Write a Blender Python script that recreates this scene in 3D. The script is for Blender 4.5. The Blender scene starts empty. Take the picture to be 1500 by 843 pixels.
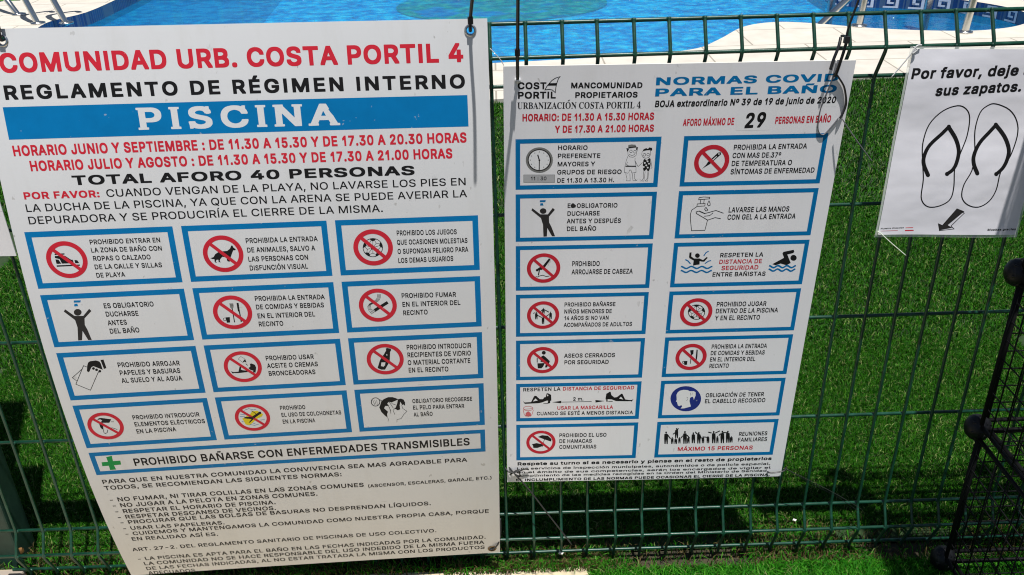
import bpy, bmesh, math, random
import numpy as np
from mathutils import Vector, Matrix
from mathutils.geometry import tessellate_polygon

scene = bpy.context.scene
COL = scene.collection
R = math.radians
random.seed(7); RNG = np.random.default_rng(7)

# ---------------------------------------------------------------- camera
CAM = np.array([0.0092482, -1.2791272, 1.2641824])
YAW, PITCH, ROLL, FPX = 0.0098, -0.4864, -0.027, 1326.13
def cam_axes():
    cy, sy, cp, sp, cr, sr = (math.cos(YAW), math.sin(YAW), math.cos(PITCH), math.sin(PITCH), math.cos(ROLL), math.sin(ROLL))
    f = np.array([sy*cp, cy*cp, sp]); r = np.array([cy, -sy, 0.0]); u = np.cross(r, f)
    return cr*r+sr*u, -sr*r+cr*u, f
_r, _u, _f = cam_axes()
cd = bpy.data.cameras.new('camera'); cam = bpy.data.objects.new('camera', cd); COL.objects.link(cam)
M4 = Matrix(((_r[0], _u[0], -_f[0], CAM[0]), (_r[1], _u[1], -_f[1], CAM[1]), (_r[2], _u[2], -_f[2], CAM[2]), (0, 0, 0, 1)))
cam.matrix_world = M4
cd.sensor_width = 36.0; cd.lens = 36.0*FPX/1500.0; cd.clip_start = 0.02; cd.clip_end = 2000
scene.camera = cam

# ---------------------------------------------------------------- world, sun, exposure
SUN_EL, SUN_AZ = 76.5, 160.5        # azimuth clockwise from +Y (away from the camera)
w = bpy.data.worlds.new('World'); scene.world = w; w.use_nodes = True
nt = w.node_tree; bg = nt.nodes['Background']
sky = nt.nodes.new('ShaderNodeTexSky'); sky.sky_type = 'NISHITA'; sky.sun_disc = False
sky.sun_elevation = R(SUN_EL); sky.sun_rotation = R(SUN_AZ); sky.air_density = 1.0; sky.dust_density = 0.6
nt.links.new(sky.outputs[0], bg.inputs[0]); bg.inputs[1].default_value = 0.05
sl = bpy.data.lights.new('sun', 'SUN'); sl.energy = 5.0; sl.angle = R(0.53); sl.color = (1.0, 0.975, 0.94)
so = bpy.data.objects.new('sun', sl); COL.objects.link(so)
sdir = Vector((math.sin(R(SUN_AZ))*math.cos(R(SUN_EL)), math.cos(R(SUN_AZ))*math.cos(R(SUN_EL)), math.sin(R(SUN_EL))))
so.rotation_euler = (-sdir).to_track_quat('-Z', 'Y').to_euler(); so.location = (1, -2, 6)
vs = scene.view_settings; vs.view_transform = 'Standard'; vs.look = 'None'; vs.gamma = 1.0; vs.exposure = 0.36; vs.use_curve_mapping = False
scene.cycles.pixel_filter_type = 'BLACKMAN_HARRIS'; scene.cycles.filter_width = 1.1; scene.cycles.max_bounces = 10; scene.cycles.transparent_max_bounces = 16

# ---------------------------------------------------------------- helpers
def tag(o, label=None, cat=None, group=None, kind=None):
    if label: o['label'] = label
    if cat: o['category'] = cat
    if group: o['group'] = group
    if kind: o['kind'] = kind
    return o
def link(name, me, m=None, parent=None):
    o = bpy.data.objects.new(name, me); COL.objects.link(o)
    if m is not None: me.materials.append(m)
    if parent is not None: o.parent = parent
    return o
def empty(name, loc=(0, 0, 0)):
    o = bpy.data.objects.new(name, None); COL.objects.link(o); o.location = loc; o.empty_display_size = .05
    return o
def world_to(parent):
    # parents here are only translated, so children keep world-space vertices minus that translation
    return Vector(parent.location) if parent is not None else Vector((0, 0, 0))
class MB:
    """collects shapes as one mesh"""
    def __init__(s): s.v = []; s.f = []; s.smooth = []
    def add(s, vs_, fs, sm=False):
        b = len(s.v); s.v += [tuple(map(float, p)) for p in vs_]; s.f += [tuple(i+b for i in f) for f in fs]; s.smooth += [sm]*len(fs)
    def box(s, a, b):
        x0, y0, z0 = a; x1, y1, z1 = b
        s.add([(x0,y0,z0),(x1,y0,z0),(x1,y1,z0),(x0,y1,z0),(x0,y0,z1),(x1,y0,z1),(x1,y1,z1),(x0,y1,z1)],
              [(0,3,2,1),(4,5,6,7),(0,1,5,4),(1,2,6,5),(2,3,7,6),(3,0,4,7)])
    def tube(s, pts, r, n=10, caps=True, flat=1.0):
        P = [np.array(p, float) for p in pts]; rings = []
        T = []
        for i in range(len(P)):
            a = P[max(i-1, 0)]; b = P[min(i+1, len(P)-1)]; t = b-a; T.append(t/max(np.linalg.norm(t), 1e-9))
        up = np.array([0, 0, 1.]) if abs(T[0][2]) < .9 else np.array([1., 0, 0])
        nrm = np.cross(T[0], up); nrm /= np.linalg.norm(nrm)
        vs_ = []; rr = r if hasattr(r, '__len__') else [r]*len(P)
        for i, p in enumerate(P):
            nrm = nrm-T[i]*(nrm@T[i]); nrm /= max(np.linalg.norm(nrm), 1e-9); bn = np.cross(T[i], nrm)
            for k in range(n):
                a = 2*math.pi*k/n; vs_.append(p+rr[i]*(math.cos(a)*nrm+flat*math.sin(a)*bn))
        fs = []
        for i in range(len(P)-1):
            for k in range(n):
                fs.append((i*n+k, i*n+(k+1) % n, (i+1)*n+(k+1) % n, (i+1)*n+k))
        if caps:
            fs.append(tuple(range(n-1, -1, -1))); fs.append(tuple((len(P)-1)*n+k for k in range(n)))
        s.add(vs_, fs, True)
    def build(s, name, m, parent=None):
        off = world_to(parent)
        me = bpy.data.meshes.new(name); me.from_pydata([tuple(Vector(p)-off) for p in s.v], [], s.f); me.update()
        if any(s.smooth): me.polygons.foreach_set('use_smooth', s.smooth)
        return link(name, me, m, parent)
def catmull(pts, n=6):
    P = [np.array(p, float) for p in pts]; out = []
    for i in range(len(P)-1):
        p0, p1, p2, p3 = P[max(i-1, 0)], P[i], P[i+1], P[min(i+2, len(P)-1)]
        for j in range(n):
            t = j/n; out.append(.5*((2*p1)+(p2-p0)*t+(2*p0-5*p1+4*p2-p3)*t*t+(3*p1-p0-3*p2+p3)*t**3))
    out.append(P[-1]); return out

def mat(name, col, rough=.5, metal=0.0, spec=.5):
    m = bpy.data.materials.new(name); m.use_nodes = True; b = m.node_tree.nodes['Principled BSDF']
    b.inputs['Base Color'].default_value = (*col, 1); b.inputs['Roughness'].default_value = rough
    b.inputs['Metallic'].default_value = metal; b.inputs['Specular IOR Level'].default_value = spec
    return m
def N(m, t, **kw):
    n = m.node_tree.nodes.new(t)
    for k, v in kw.items():
        if hasattr(n, k): setattr(n, k, v)
        else: n.inputs[k.replace('_', ' ')].default_value = v
    return n
def LK(m, a, b): m.node_tree.links.new(a, b)
def bsdf(m): return m.node_tree.nodes['Principled BSDF']
def ramp(m, fac, stops):
    n = m.node_tree.nodes.new('ShaderNodeValToRGB'); e = n.color_ramp.elements
    while len(e) < len(stops): e.new(.5)
    for x, (p, c) in zip(e, stops): x.position = p; x.color = (*c, 1) if len(c) == 3 else c
    LK(m, fac, n.inputs[0]); return n.outputs[0]
def mixc(m, fac, a, b):
    n = m.node_tree.nodes.new('ShaderNodeMix'); n.data_type = 'RGBA'
    for sck, v in ((n.inputs[0], fac), (n.inputs[6], a), (n.inputs[7], b)):
        if isinstance(v, (int, float)): sck.default_value = v
        elif isinstance(v, tuple): sck.default_value = (*v, 1)
        else: LK(m, v, sck)
    return n.outputs[2]
def noise(m, scale, detail=4, rough=.5, coord='Object', stretch=None):
    tc = m.node_tree.nodes.new('ShaderNodeTexCoord'); n = m.node_tree.nodes.new('ShaderNodeTexNoise')
    n.inputs['Scale'].default_value = scale; n.inputs['Detail'].default_value = detail; n.inputs['Roughness'].default_value = rough
    if stretch:
        mp = m.node_tree.nodes.new('ShaderNodeMapping'); mp.inputs['Scale'].default_value = stretch
        LK(m, tc.outputs[coord], mp.inputs[0]); LK(m, mp.outputs[0], n.inputs['Vector'])
    else: LK(m, tc.outputs[coord], n.inputs['Vector'])
    return n.outputs['Fac']
def bump(m, h, strength=.3, dist=.01):
    b = m.node_tree.nodes.new('ShaderNodeBump'); b.inputs['Strength'].default_value = strength; b.inputs['Distance'].default_value = dist
    LK(m, h, b.inputs['Height']); LK(m, b.outputs[0], bsdf(m).inputs['Normal']); return b

# ---------------------------------------------------------------- materials
def sheet_mat(name, col, rough, dirt=1.0):
    m = mat(name, col, rough, 0, .45)
    big = ramp(m, noise(m, 5, 5, .6), [(.3, tuple(c*.955 for c in col)), (.7, col)])
    sp = noise(m, 95, 2.5, .6, stretch=(1, 1, .55)); pres = noise(m, 9, 3, .6)
    spk = ramp(m, sp, [(.69, (0, 0, 0)), (.73, (1, 1, 1))]); pr = ramp(m, pres, [(.42, (0, 0, 0)), (.62, (1, 1, 1))])
    mu = N(m, 'ShaderNodeMath', operation='MULTIPLY'); LK(m, spk, mu.inputs[0]); LK(m, pr, mu.inputs[1])
    mu2 = N(m, 'ShaderNodeMath', operation='MULTIPLY'); LK(m, mu.outputs[0], mu2.inputs[0]); mu2.inputs[1].default_value = .5*dirt
    st = ramp(m, noise(m, 6, 5, .7, stretch=(5, 5, .5)), [(.52, (0, 0, 0)), (.72, (1, 1, 1))]); f3 = N(m, 'ShaderNodeMath', operation='MULTIPLY'); LK(m, st, f3.inputs[0]); f3.inputs[1].default_value = .10*dirt
    big = mixc(m, f3.outputs[0], big, (.34, .30, .20))
    sc = ramp(m, noise(m, 34, 3, .75, stretch=(.4, 1, 3.5)), [(.735, (0, 0, 0)), (.75, (1, 1, 1))]); f4 = N(m, 'ShaderNodeMath', operation='MULTIPLY'); LK(m, sc, f4.inputs[0]); f4.inputs[1].default_value = .4*dirt
    big = mixc(m, f4.outputs[0], big, (.25, .23, .2))
    c = mixc(m, mu2.outputs[0], big, (.16, .14, .11))
    LK(m, c, bsdf(m).inputs['Base Color'])
    return m
def ink(name, col, rough=.5):
    m = mat(name, col, rough, 0, .12)
    c = ramp(m, noise(m, 22, 4, .6), [(.35, tuple(x*.93 for x in col)), (.65, tuple(min(1, x*1.05) for x in col))])
    w_ = ramp(m, noise(m, 120, 2, .6), [(.72, (0, 0, 0)), (.76, (1, 1, 1))])
    f = N(m, 'ShaderNodeMath', operation='MULTIPLY'); LK(m, w_, f.inputs[0]); f.inputs[1].default_value = .45 if max(col) > .1 else .06
    LK(m, mixc(m, f.outputs[0], c, (.5, .5, .5)), bsdf(m).inputs['Base Color'])
    return m
BOARD_W = (.66, .665, .675)
M_board1 = sheet_mat('sign_board_white', BOARD_W, .32)
M_board2 = sheet_mat('sign_board_white_satin', (.82, .81, .83), .42, .9)
M_edge = mat('sign_edge', (.62, .60, .54), .6)
INK = {'K': ink('black_ink', (.012, .012, .013)), 'D': ink('dark_ink', (.03, .028, .028)), 'R': ink('red_ink', (.55, .022, .04)),
       'B': ink('blue_ink', (.001, .16, .40)), 'V': ink('navy_ink', (.02, .035, .22)), 'W': mat('white_ink', BOARD_W, .36), 'X': mat('sticker_white', (.80, .80, .81), .4), 'N': ink('green_ink', (.01, .26, .06)),
       'Y': ink('yellow_ink', (.65, .52, .02)), 'P': ink('pale_red_ink', (.62, .13, .14)), 'G1': ink('pale_grey_ink', (.42, .42, .43)), 'G2': ink('mid_grey_ink', (.2, .2, .19))}

def paint_green():
    m = mat('green_powder_coat', (.012, .11, .062), .38, 0, .5)
    base = ramp(m, noise(m, 60, 5, .65), [(.3, (.002, .026, .014)), (.55, (.005, .047, .026)), (.75, (.013, .075, .046))])
    chip = ramp(m, noise(m, 38, 4, .7), [(.735, (0, 0, 0)), (.765, (1, 1, 1))])
    LK(m, mixc(m, chip, base, (.42, .43, .38)), bsdf(m).inputs['Base Color'])
    bump(m, noise(m, 400, 2), .15, .001)
    return m
M_wire = paint_green()
M_post = mat('green_post_paint', (.02, .1, .062), .5)
LK(M_post, ramp(M_post, noise(M_post, 18, 6, .7), [(.3, (.005, .022, .015)), (.55, (.009, .036, .025)), (.8, (.035, .07, .054))]), bsdf(M_post).inputs['Base Color'])
M_steel = mat('stainless_steel', (.62, .61, .58), .22, 1.0)
M_ring = mat('nickel_eyelet', (.55, .55, .55), .3, 1.0)
M_rust = mat('brown_eyelet', (.16, .11, .06), .5, .7)
M_tie = mat('black_nylon', (.012, .012, .014), .4)
M_line = mat('nylon_line', (.5, .5, .5), .3)
M_line2 = mat('dark_line', (.02, .02, .02), .5)
M_grey = mat('grey_nylon_and_loop_shadow', (.1, .1, .11), .5)  # for a nylon line, and for the arc that imitates the loop shadow
M_black = mat('black_plastic', (.005, .005, .006), .45, 0, .3)
M_blackwire = mat('black_coated_wire', (.005, .005, .0055), .65, 0, .15)

def stone_mat(name, c0, c1, tile, mortar, off=.0, msize=.012):
    m = mat(name, c0, .75)
    tc = N(m, 'ShaderNodeTexCoord'); br = N(m, 'ShaderNodeTexBrick'); br.offset = off
    br.inputs['Scale'].default_value = 1.0; br.inputs['Brick Width'].default_value = tile[0]; br.inputs['Row Height'].default_value = tile[1]
    br.inputs['Mortar Size'].default_value = msize*.5; br.inputs['Color1'].default_value = (*c0, 1); br.inputs['Color2'].default_value = (*c1, 1)
    br.inputs['Mortar'].default_value = (*mortar, 1)
    LK(m, tc.outputs['Object'], br.inputs['Vector'])
    v = ramp(m, noise(m, 7, 6, .65), [(.25, (.82, .82, .82)), (.75, (1.06, 1.06, 1.06))])
    mx = N(m, 'ShaderNodeMix', data_type='RGBA', blend_type='MULTIPLY'); mx.inputs[0].default_value = 1.0
    LK(m, br.outputs['Color'], mx.inputs[6]); LK(m, v, mx.inputs[7]); LK(m, mx.outputs[2], bsdf(m).inputs['Base Color'])
    bump(m, noise(m, 180, 4), .25, .002)
    return m
M_deck = stone_mat('pool_deck_stone', (.56, .52, .445), (.53, .49, .425), (.6, .4), (.29, .26, .21), .5, .010)
M_pave = stone_mat('beige_paving', (.55, .46, .31), (.5, .42, .29), (.4, .4), (.22, .17, .11), 0, .012)
M_conc = stone_mat('beige_concrete', (.42, .35, .24), (.4, .33, .22), (3, 3), (.3, .25, .2))
M_soil = mat('soil', (.03, .024, .014), .95)
LK(M_soil, ramp(M_soil, noise(M_soil, 40, 6, .7), [(.3, (.016, .016, .008)), (.7, (.05, .04, .02))]), bsdf(M_soil).inputs['Base Color'])
M_turfbase = mat('turf_backing', (.012, .03, .006), .95)
LK(M_turfbase, ramp(M_turfbase, noise(M_turfbase, 90, 5, .7), [(.3, (.007, .022, .003)), (.7, (.02, .045, .01))]), bsdf(M_turfbase).inputs['Base Color'])

def grass_mat(name, trans=.25):
    m = mat(name, (.03, .1, .01), .6, 0, .12); b = bsdf(m)
    at = N(m, 'ShaderNodeAttribute', attribute_name='tint')
    LK(m, at.outputs['Color'], b.inputs['Base Color'])
    tr = N(m, 'ShaderNodeBsdfTranslucent'); LK(m, at.outputs['Color'], tr.inputs['Color'])
    mx = N(m, 'ShaderNodeMixShader'); mx.inputs[0].default_value = trans
    LK(m, b.outputs[0], mx.inputs[1]); LK(m, tr.outputs[0], mx.inputs[2])
    LK(m, mx.outputs[0], m.node_tree.nodes['Material Output'].inputs['Surface'])
    return m
M_turf = grass_mat('turf_blade', .12); M_lawn = grass_mat('lawn_blade', .25)

def tile_pool(name, a, b, mort, size):
    m = mat(name, a, .25)
    tc = N(m, 'ShaderNodeTexCoord'); br = N(m, 'ShaderNodeTexBrick'); br.offset = 0
    br.inputs['Scale'].default_value = 1.0; br.inputs['Brick Width'].default_value = size; br.inputs['Row Height'].default_value = size; br.inputs['Mortar Size'].default_value = .004
    br.inputs['Color1'].default_value = (*a, 1); br.inputs['Color2'].default_value = (*b, 1); br.inputs['Mortar'].default_value = (*mort, 1)
    LK(m, tc.outputs['Object'], br.inputs['Vector']); LK(m, br.outputs['Color'], bsdf(m).inputs['Base Color'])
    return m
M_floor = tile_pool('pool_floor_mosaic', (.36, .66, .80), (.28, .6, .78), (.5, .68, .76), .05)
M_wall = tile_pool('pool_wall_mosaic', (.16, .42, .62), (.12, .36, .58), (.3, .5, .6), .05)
M_band = tile_pool('pool_band_mosaic', (.010, .045, .16), (.014, .06, .2), (.06, .11, .2), .03)
M_key = mat('white_mosaic', (.62, .64, .7), .3)
M_mosaic = mat('pool_mosaic_picture', (.3, .3, .3), .3)
LK(M_mosaic, ramp(M_mosaic, noise(M_mosaic, 1.1, 3, .6), [(.32, (.1, .08, .3)), (.42, (.05, .3, .5)), (.48, (.35, .42, .1)), (.55, (.55, .38, .15)), (.62, (.1, .4, .3)), (.7, (.25, .1, .3))]), bsdf(M_mosaic).inputs['Base Color'])
def water_mat():
    m = bpy.data.materials.new('pool_water'); m.use_nodes = True; t = m.node_tree; t.nodes.clear()
    out = t.nodes.new('ShaderNodeOutputMaterial'); tr = t.nodes.new('ShaderNodeBsdfTransparent'); gl = t.nodes.new('ShaderNodeBsdfGlossy'); df = t.nodes.new('ShaderNodeBsdfDiffuse')
    n1 = noise(m, 10, 4, .6, stretch=(1.0, 1.25, 1)); 
    col = ramp(m, n1, [(.38, (.012, .36, .66)), (.5, (.05, .66, .90)), (.62, (.42, 1.0, 1.0))])
    LK(m, col, tr.inputs['Color'])
    df.inputs['Color'].default_value = (.004, .28, .60, 1)
    gl.inputs['Roughness'].default_value = .06; gl.inputs['Color'].default_value = (1, 1, 1, 1)
    b = t.nodes.new('ShaderNodeBump'); b.inputs['Strength'].default_value = 1.0; b.inputs['Distance'].default_value = .06
    LK(m, noise(m, 11, 4, .6, stretch=(1.0, 1.25, 1)), b.inputs['Height'])
    fr = t.nodes.new('ShaderNodeFresnel'); fr.inputs[0].default_value = 1.33; LK(m, b.outputs[0], fr.inputs['Normal']); LK(m, b.outputs[0], gl.inputs['Normal'])
    m1 = t.nodes.new('ShaderNodeMixShader'); m1.inputs[0].default_value = .22; LK(m, tr.outputs[0], m1.inputs[1]); LK(m, df.outputs[0], m1.inputs[2])
    m2 = t.nodes.new('ShaderNodeMixShader'); LK(m, fr.outputs[0], m2.inputs[0]); LK(m, m1.outputs[0], m2.inputs[1]); LK(m, gl.outputs[0], m2.inputs[2])
    LK(m, m2.outputs[0], out.inputs['Surface']); return m
M_water = water_mat()

# ---------------------------------------------------------------- setting: ground, deck, pool
def poly_sheet(name, outer, z, m, holes=(), kind='structure', label=None):
    loops = [[Vector((x, y, z)) for x, y in outer]]+[[Vector((x, y, z)) for x, y in h] for h in holes]
    tri = tessellate_polygon(loops); vs_ = [tuple(v) for l in loops for v in l]
    me = bpy.data.meshes.new(name); me.from_pydata(vs_, [], [tuple(t) for t in tri]); me.update()
    bm = bmesh.new(); bm.from_mesh(me); bmesh.ops.recalc_face_normals(bm, faces=bm.faces)
    for f in bm.faces:
        if f.normal.z < 0: f.normal_flip()
    bm.to_mesh(me); bm.free()
    o = link(name, me, m); o['kind'] = kind; return o
POOL = [tuple(p[:2]) for p in catmull([(-.05, 3.76, 0), (.66, 3.83, 0), (1.12, 3.94, 0), (1.33, 4.16, 0), (1.57, 4.50, 0), (1.80, 4.61, 0), (2.03, 4.54, 0), (2.27, 4.39, 0), (2.55, 4.27, 0), (2.85, 4.21, 0), (3.06, 4.24, 0), (3.24, 4.33, 0), (3.40, 4.5, 0), (3.44, 4.8, 0), (3.25, 5.15, 0), (2.92, 5.36, 0), (2.62, 5.46, 0), (2.5, 5.66, 0), (2.72, 6.1, 0), (3.5, 7, 0), (4.4, 9.5, 0)], 6)]
POOL += [(4.5, 13.0), (-3.2, 13.0)] + [tuple(p[:2]) for p in catmull([(-3.0, 9.0, 0), (-2.94, 7, 0), (-2.96, 6.2, 0), (-3.0, 5.62, 0), (-3.14, 5.27, 0), (-3.0, 4.8, 0), (-2.4, 4.2, 0), (-1.5, 3.85, 0), (-.8, 3.76, 0)], 5)]
DECK_Y = lambda x: 3.05+.113*x
poly_sheet('ground', [(-60, -40), (60, -40), (60, 80), (-60, 80)], -.03, M_soil, [[(-3.6, 3.4), (4.9, 3.4), (4.9, 13.4), (-3.6, 13.4)]])
poly_sheet('turf_ground', [(-4.5, .02), (4.5, .02), (4.5, DECK_Y(4.5)), (-4.5, DECK_Y(-4.5))], -.004, M_turfbase)
deck = poly_sheet('pool_deck', [(-8, DECK_Y(-8)), (8, DECK_Y(8)), (8, 16), (-3.6, 16), (-3.75, 6.2), (-8, 6.2)], .015, M_deck, [POOL])
poly_sheet('far_lawn', [(-9, 6.25), (-3.8, 6.25), (-3.65, 16), (-9, 16)], -.002, mat('far_lawn_green', (.03, .12, .008), .9))
eb = MB(); eb.add([(-8, DECK_Y(-8), -.03), (8, DECK_Y(8), -.03), (8, DECK_Y(8), .015), (-8, DECK_Y(-8), .015)], [(0, 1, 2, 3)]); eb.build('deck_edge', M_deck)['kind'] = 'structure'
WL = -.075
wb = MB(); bb = MB(); n = len(POOL)
for i in range(n):
    a, b = POOL[i], POOL[(i+1) % n]
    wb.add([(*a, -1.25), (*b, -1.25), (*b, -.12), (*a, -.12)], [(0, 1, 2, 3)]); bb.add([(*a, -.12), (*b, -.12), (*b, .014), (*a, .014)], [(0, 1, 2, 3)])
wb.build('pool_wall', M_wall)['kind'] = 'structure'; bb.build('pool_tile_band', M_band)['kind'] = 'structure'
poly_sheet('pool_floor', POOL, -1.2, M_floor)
poly_sheet('pool_water', POOL, WL, M_water)
poly_sheet('pool_mosaic', [(.1+1.5*math.cos(a), 12.0+1.2*math.sin(a)) for a in np.linspace(0, 2*math.pi, 33)[:-1]], -1.19, M_mosaic)
# white Greek-key mosaic let into the far wall of the bay
kb = MB(); path = [np.array(p) for p in POOL if 2.4 < p[0] < 3.5 and 4.6 < p[1] < 6.2]
cum = [0]
for a, b in zip(path, path[1:]): cum.append(cum[-1]+np.linalg.norm(b-a))
def on_path(s_):
    s_ = min(max(s_, 0), cum[-1]-1e-6); i = next(k for k in range(len(cum)-1) if cum[k+1] >= s_)
    t = (s_-cum[i])/max(cum[i+1]-cum[i], 1e-9); p = path[i]+(path[i+1]-path[i])*t; d = path[i+1]-path[i]; d = d/np.linalg.norm(d)
    return p, np.array([-d[1], d[0]])
KEY = [(0, 0, .8, .16), (0, 0, .16, 1), (0, .84, .62, 1), (.46, .36, .62, 1), (.26, .36, .62, .52)]
s_ = .12
while s_ < cum[-1]-.2:
    for (x0, y0, x1, y1) in KEY:
        q = []
        for (x, y) in ((x0, y0), (x1, y0), (x1, y1), (x0, y1)):
            p, nn = on_path(s_+x*.13); p = p+nn*.003; q.append((p[0], p[1], -.072+y*.078))
        kb.add(q, [(0, 1, 2, 3)])
    s_ += .17
kb.build('greek_key_mosaic', M_key)['kind'] = 'structure'

# front paving strip and strip of soil under the fence
pv = MB(); pv.box((-6, -1.05, -.06), (.155, -.018, -.003)); o = pv.build('paving', M_pave); o['kind'] = 'structure'

# ---------------------------------------------------------------- grass
def blades(name, xs, ys, hs, ws, lean, cols, m, z0=0.0):
    n = len(xs); a = RNG.uniform(0, 2*np.pi, n); dx, dy = np.cos(a), np.sin(a)
    la = RNG.uniform(0, 2*np.pi, n); lx, ly = np.cos(la)*lean*hs, np.sin(la)*lean*hs
    V = np.zeros((n, 5, 3)); w2 = ws/2
    V[:, 0] = np.stack([xs-dx*w2, ys-dy*w2, np.full(n, z0-.004)], 1); V[:, 1] = np.stack([xs+dx*w2, ys+dy*w2, np.full(n, z0-.004)], 1)
    mx, my, mz = xs+lx*.35, ys+ly*.35, z0+hs*.6
    V[:, 2] = np.stack([mx-dx*w2*.8, my-dy*w2*.8, mz], 1); V[:, 3] = np.stack([mx+dx*w2*.8, my+dy*w2*.8, mz], 1)
    V[:, 4] = np.stack([xs+lx, ys+ly, z0+hs*(1-.25*np.minimum(lean, 1)**2)], 1)
    b = np.arange(n)*5
    loops = np.stack([b, b+1, b+3, b, b+3, b+2, b+2, b+3, b+4], 1).ravel()
    me = bpy.data.meshes.new(name); me.vertices.add(n*5); me.vertices.foreach_set('co', V.ravel())
    me.loops.add(n*9); me.loops.foreach_set('vertex_index', loops.astype(np.int32))
    me.polygons.add(n*3); me.polygons.foreach_set('loop_start', (np.arange(n*3)*3).astype(np.int32)); me.polygons.foreach_set('loop_total', np.full(n*3, 3, np.int32))
    me.update(calc_edges=True)
    at = me.color_attributes.new('tint', 'FLOAT_COLOR', 'POINT')
    C = np.ones((n, 5, 4)); C[:, :, :3] = cols[:, None, :]; at.data.foreach_set('color', C.ravel())
    o = link(name, me, m); return o
def turf_cols(n, base=((.008, .060, .001), (.020, .110, .002), (.048, .16, .008), (.20, .25, .08)), p=(.42, .38, .13, .07)):
    k = RNG.choice(len(base), n, p=p); c = np.array(base)[k]; return c*RNG.uniform(.75, 1.25, (n, 1))
def scatter(n, x0, x1, y0, y1):
    return RNG.uniform(x0, x1, n), RNG.uniform(y0, y1, n)
def clump(xs, ys, f):
    return .5+.5*np.sin(xs*f+1.3*np.sin(ys*f*.7))*np.cos(ys*f*1.1+.8*np.sin(xs*f*.6))
X, Y, H, W_, LN = [], [], [], [], []
for (n_, x0, x1, y0, y1, h0, h1, wd) in ((380000, -1.3, 1.35, .06, .75, .005, .0125, .0015), (270000, -1.6, 1.8, .75, 1.7, .006, .014, .0021), (150000, -2.2, 2.6, 1.7, 3.3, .008, .017, .0036)):
    x, y = scatter(n_, x0, x1, y0, y1); ok = y < DECK_Y(x)-.01; x, y = x[ok], y[ok]
    X.append(x); Y.append(y); H.append(RNG.uniform(h0, h1, len(x))); W_.append(RNG.uniform(.7, 1.3, len(x))*wd); LN.append(RNG.uniform(.3, 1.5, len(x)))
X, Y, H, W_, LN = map(np.concatenate, (X, Y, H, W_, LN))
tag(blades('artificial_turf', X, Y, H, W_, LN, turf_cols(len(X)), M_turf), 'short dense green artificial turf behind the mesh fence', 'turf', kind='stuff')
# natural grass and weeds along the fence foot, and the lawn in front on the right
x, y = scatter(30000, -1.25, 1.4, -.045, .075); k = (RNG.uniform(0, 1, len(x)) < .25+.75*(clump(x, y, 14) > .5)) & ((x > .16) | (y > -.016)); x, y = x[k], y[k]
x2, y2 = scatter(150000, .15, 1.5, -.55, -.03); x3, y3 = scatter(1500, -.12, .18, -.030, -.005); x4, y4 = scatter(1200, -.75, -.1, -.024, -.008)
h = np.concatenate([RNG.uniform(.006, .02, len(x)), RNG.uniform(.010, .024, len(x2))*np.clip(.45-(y2+.02)*9, .45, 1.15), RNG.uniform(.008, .022, len(x3)), RNG.uniform(.006, .016, len(x4))])
x = np.concatenate([x, x2, x3, x4]); y = np.concatenate([y, y2, y3, y4]); nb = len(x)
lc = turf_cols(nb, ((.012, .12, .003), (.03, .2, .007), (.065, .26, .015), (.2, .26, .08)), (.38, .4, .17, .05))
foot = (y > -.035); dry = foot & (RNG.uniform(0, 1, nb) < .45); lc[dry] = np.array([.10, .075, .03])*RNG.uniform(.4, 1.6, (dry.sum(), 1))
tag(blades('lawn', x, y, h, RNG.uniform(.0013, .0024, nb), RNG.uniform(.3, 1.4, nb), lc, M_lawn), 'longer ragged grass at the foot of the fence and in front of it', 'grass', kind='stuff')
fl = poly_sheet('lawn_ground', [(.16, -4.5), (6, -4.5), (6, .02), (.16, .02)], -.008, M_soil)

# ---------------------------------------------------------------- fence
fence = empty('mesh_fence', (0, 0, 0)); tag(fence, 'green welded wire mesh fence panel with folds at top and bottom, behind the signs', 'fence')
ZS = [1.0, .9586, .9117, .7117, .5117, .3117, .1117, .0716, .016]; FOLD = {1: -.0257, 7: -.0236}
def wire_path(x):
    P = [(x, 0, 1.004), (x, 0, 1.0)]
    for i in range(1, 9):
        yv = FOLD.get(i, 0.0); z = ZS[i]
        P += [(x, yv, z)]
    P.append((x, 0, .0))
    # soften the bends
    out = [P[0]]
    for i in range(1, len(P)-1):
        a, b, c = (np.array(q) for q in P[i-1:i+2])
        if abs(a[1]-b[1])+abs(c[1]-b[1]) > 1e-6:
            d0 = min(.007, .3*np.linalg.norm(a-b)); d1 = min(.007, .3*np.linalg.norm(c-b))
            p = b+(a-b)/np.linalg.norm(a-b)*d0; q = b+(c-b)/np.linalg.norm(c-b)*d1
            out += [p, .25*p+.5*b+.25*q, q]
        else: out.append(b)
    out.append(P[-1]); return out
for i in range(-18, 27):
    b = MB(); xw = i*.05+random.uniform(-.0008, .0008); b.tube(wire_path(xw), .0027, 8)
    for q, zq in enumerate(ZS): yq = FOLD.get(q, 0.0)+.0026; b.tube([(xw-.0042, yq, zq), (xw-.002, yq, zq), (xw+.002, yq, zq), (xw+.0042, yq, zq)], [.0014, .0031, .0031, .0014], 8)
    b.build('vertical_wire', M_wire, fence)
for i, z in enumerate(ZS):
    b = MB(); y = FOLD.get(i, 0.0)+.0052*(1 if i not in FOLD else 1)
    b.tube([(-.935, y, z), (-.3, y, z), (.4, y, z), (1.33, y, z)], .0029, 8); b.build('horizontal_wire', M_wire, fence)

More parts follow.
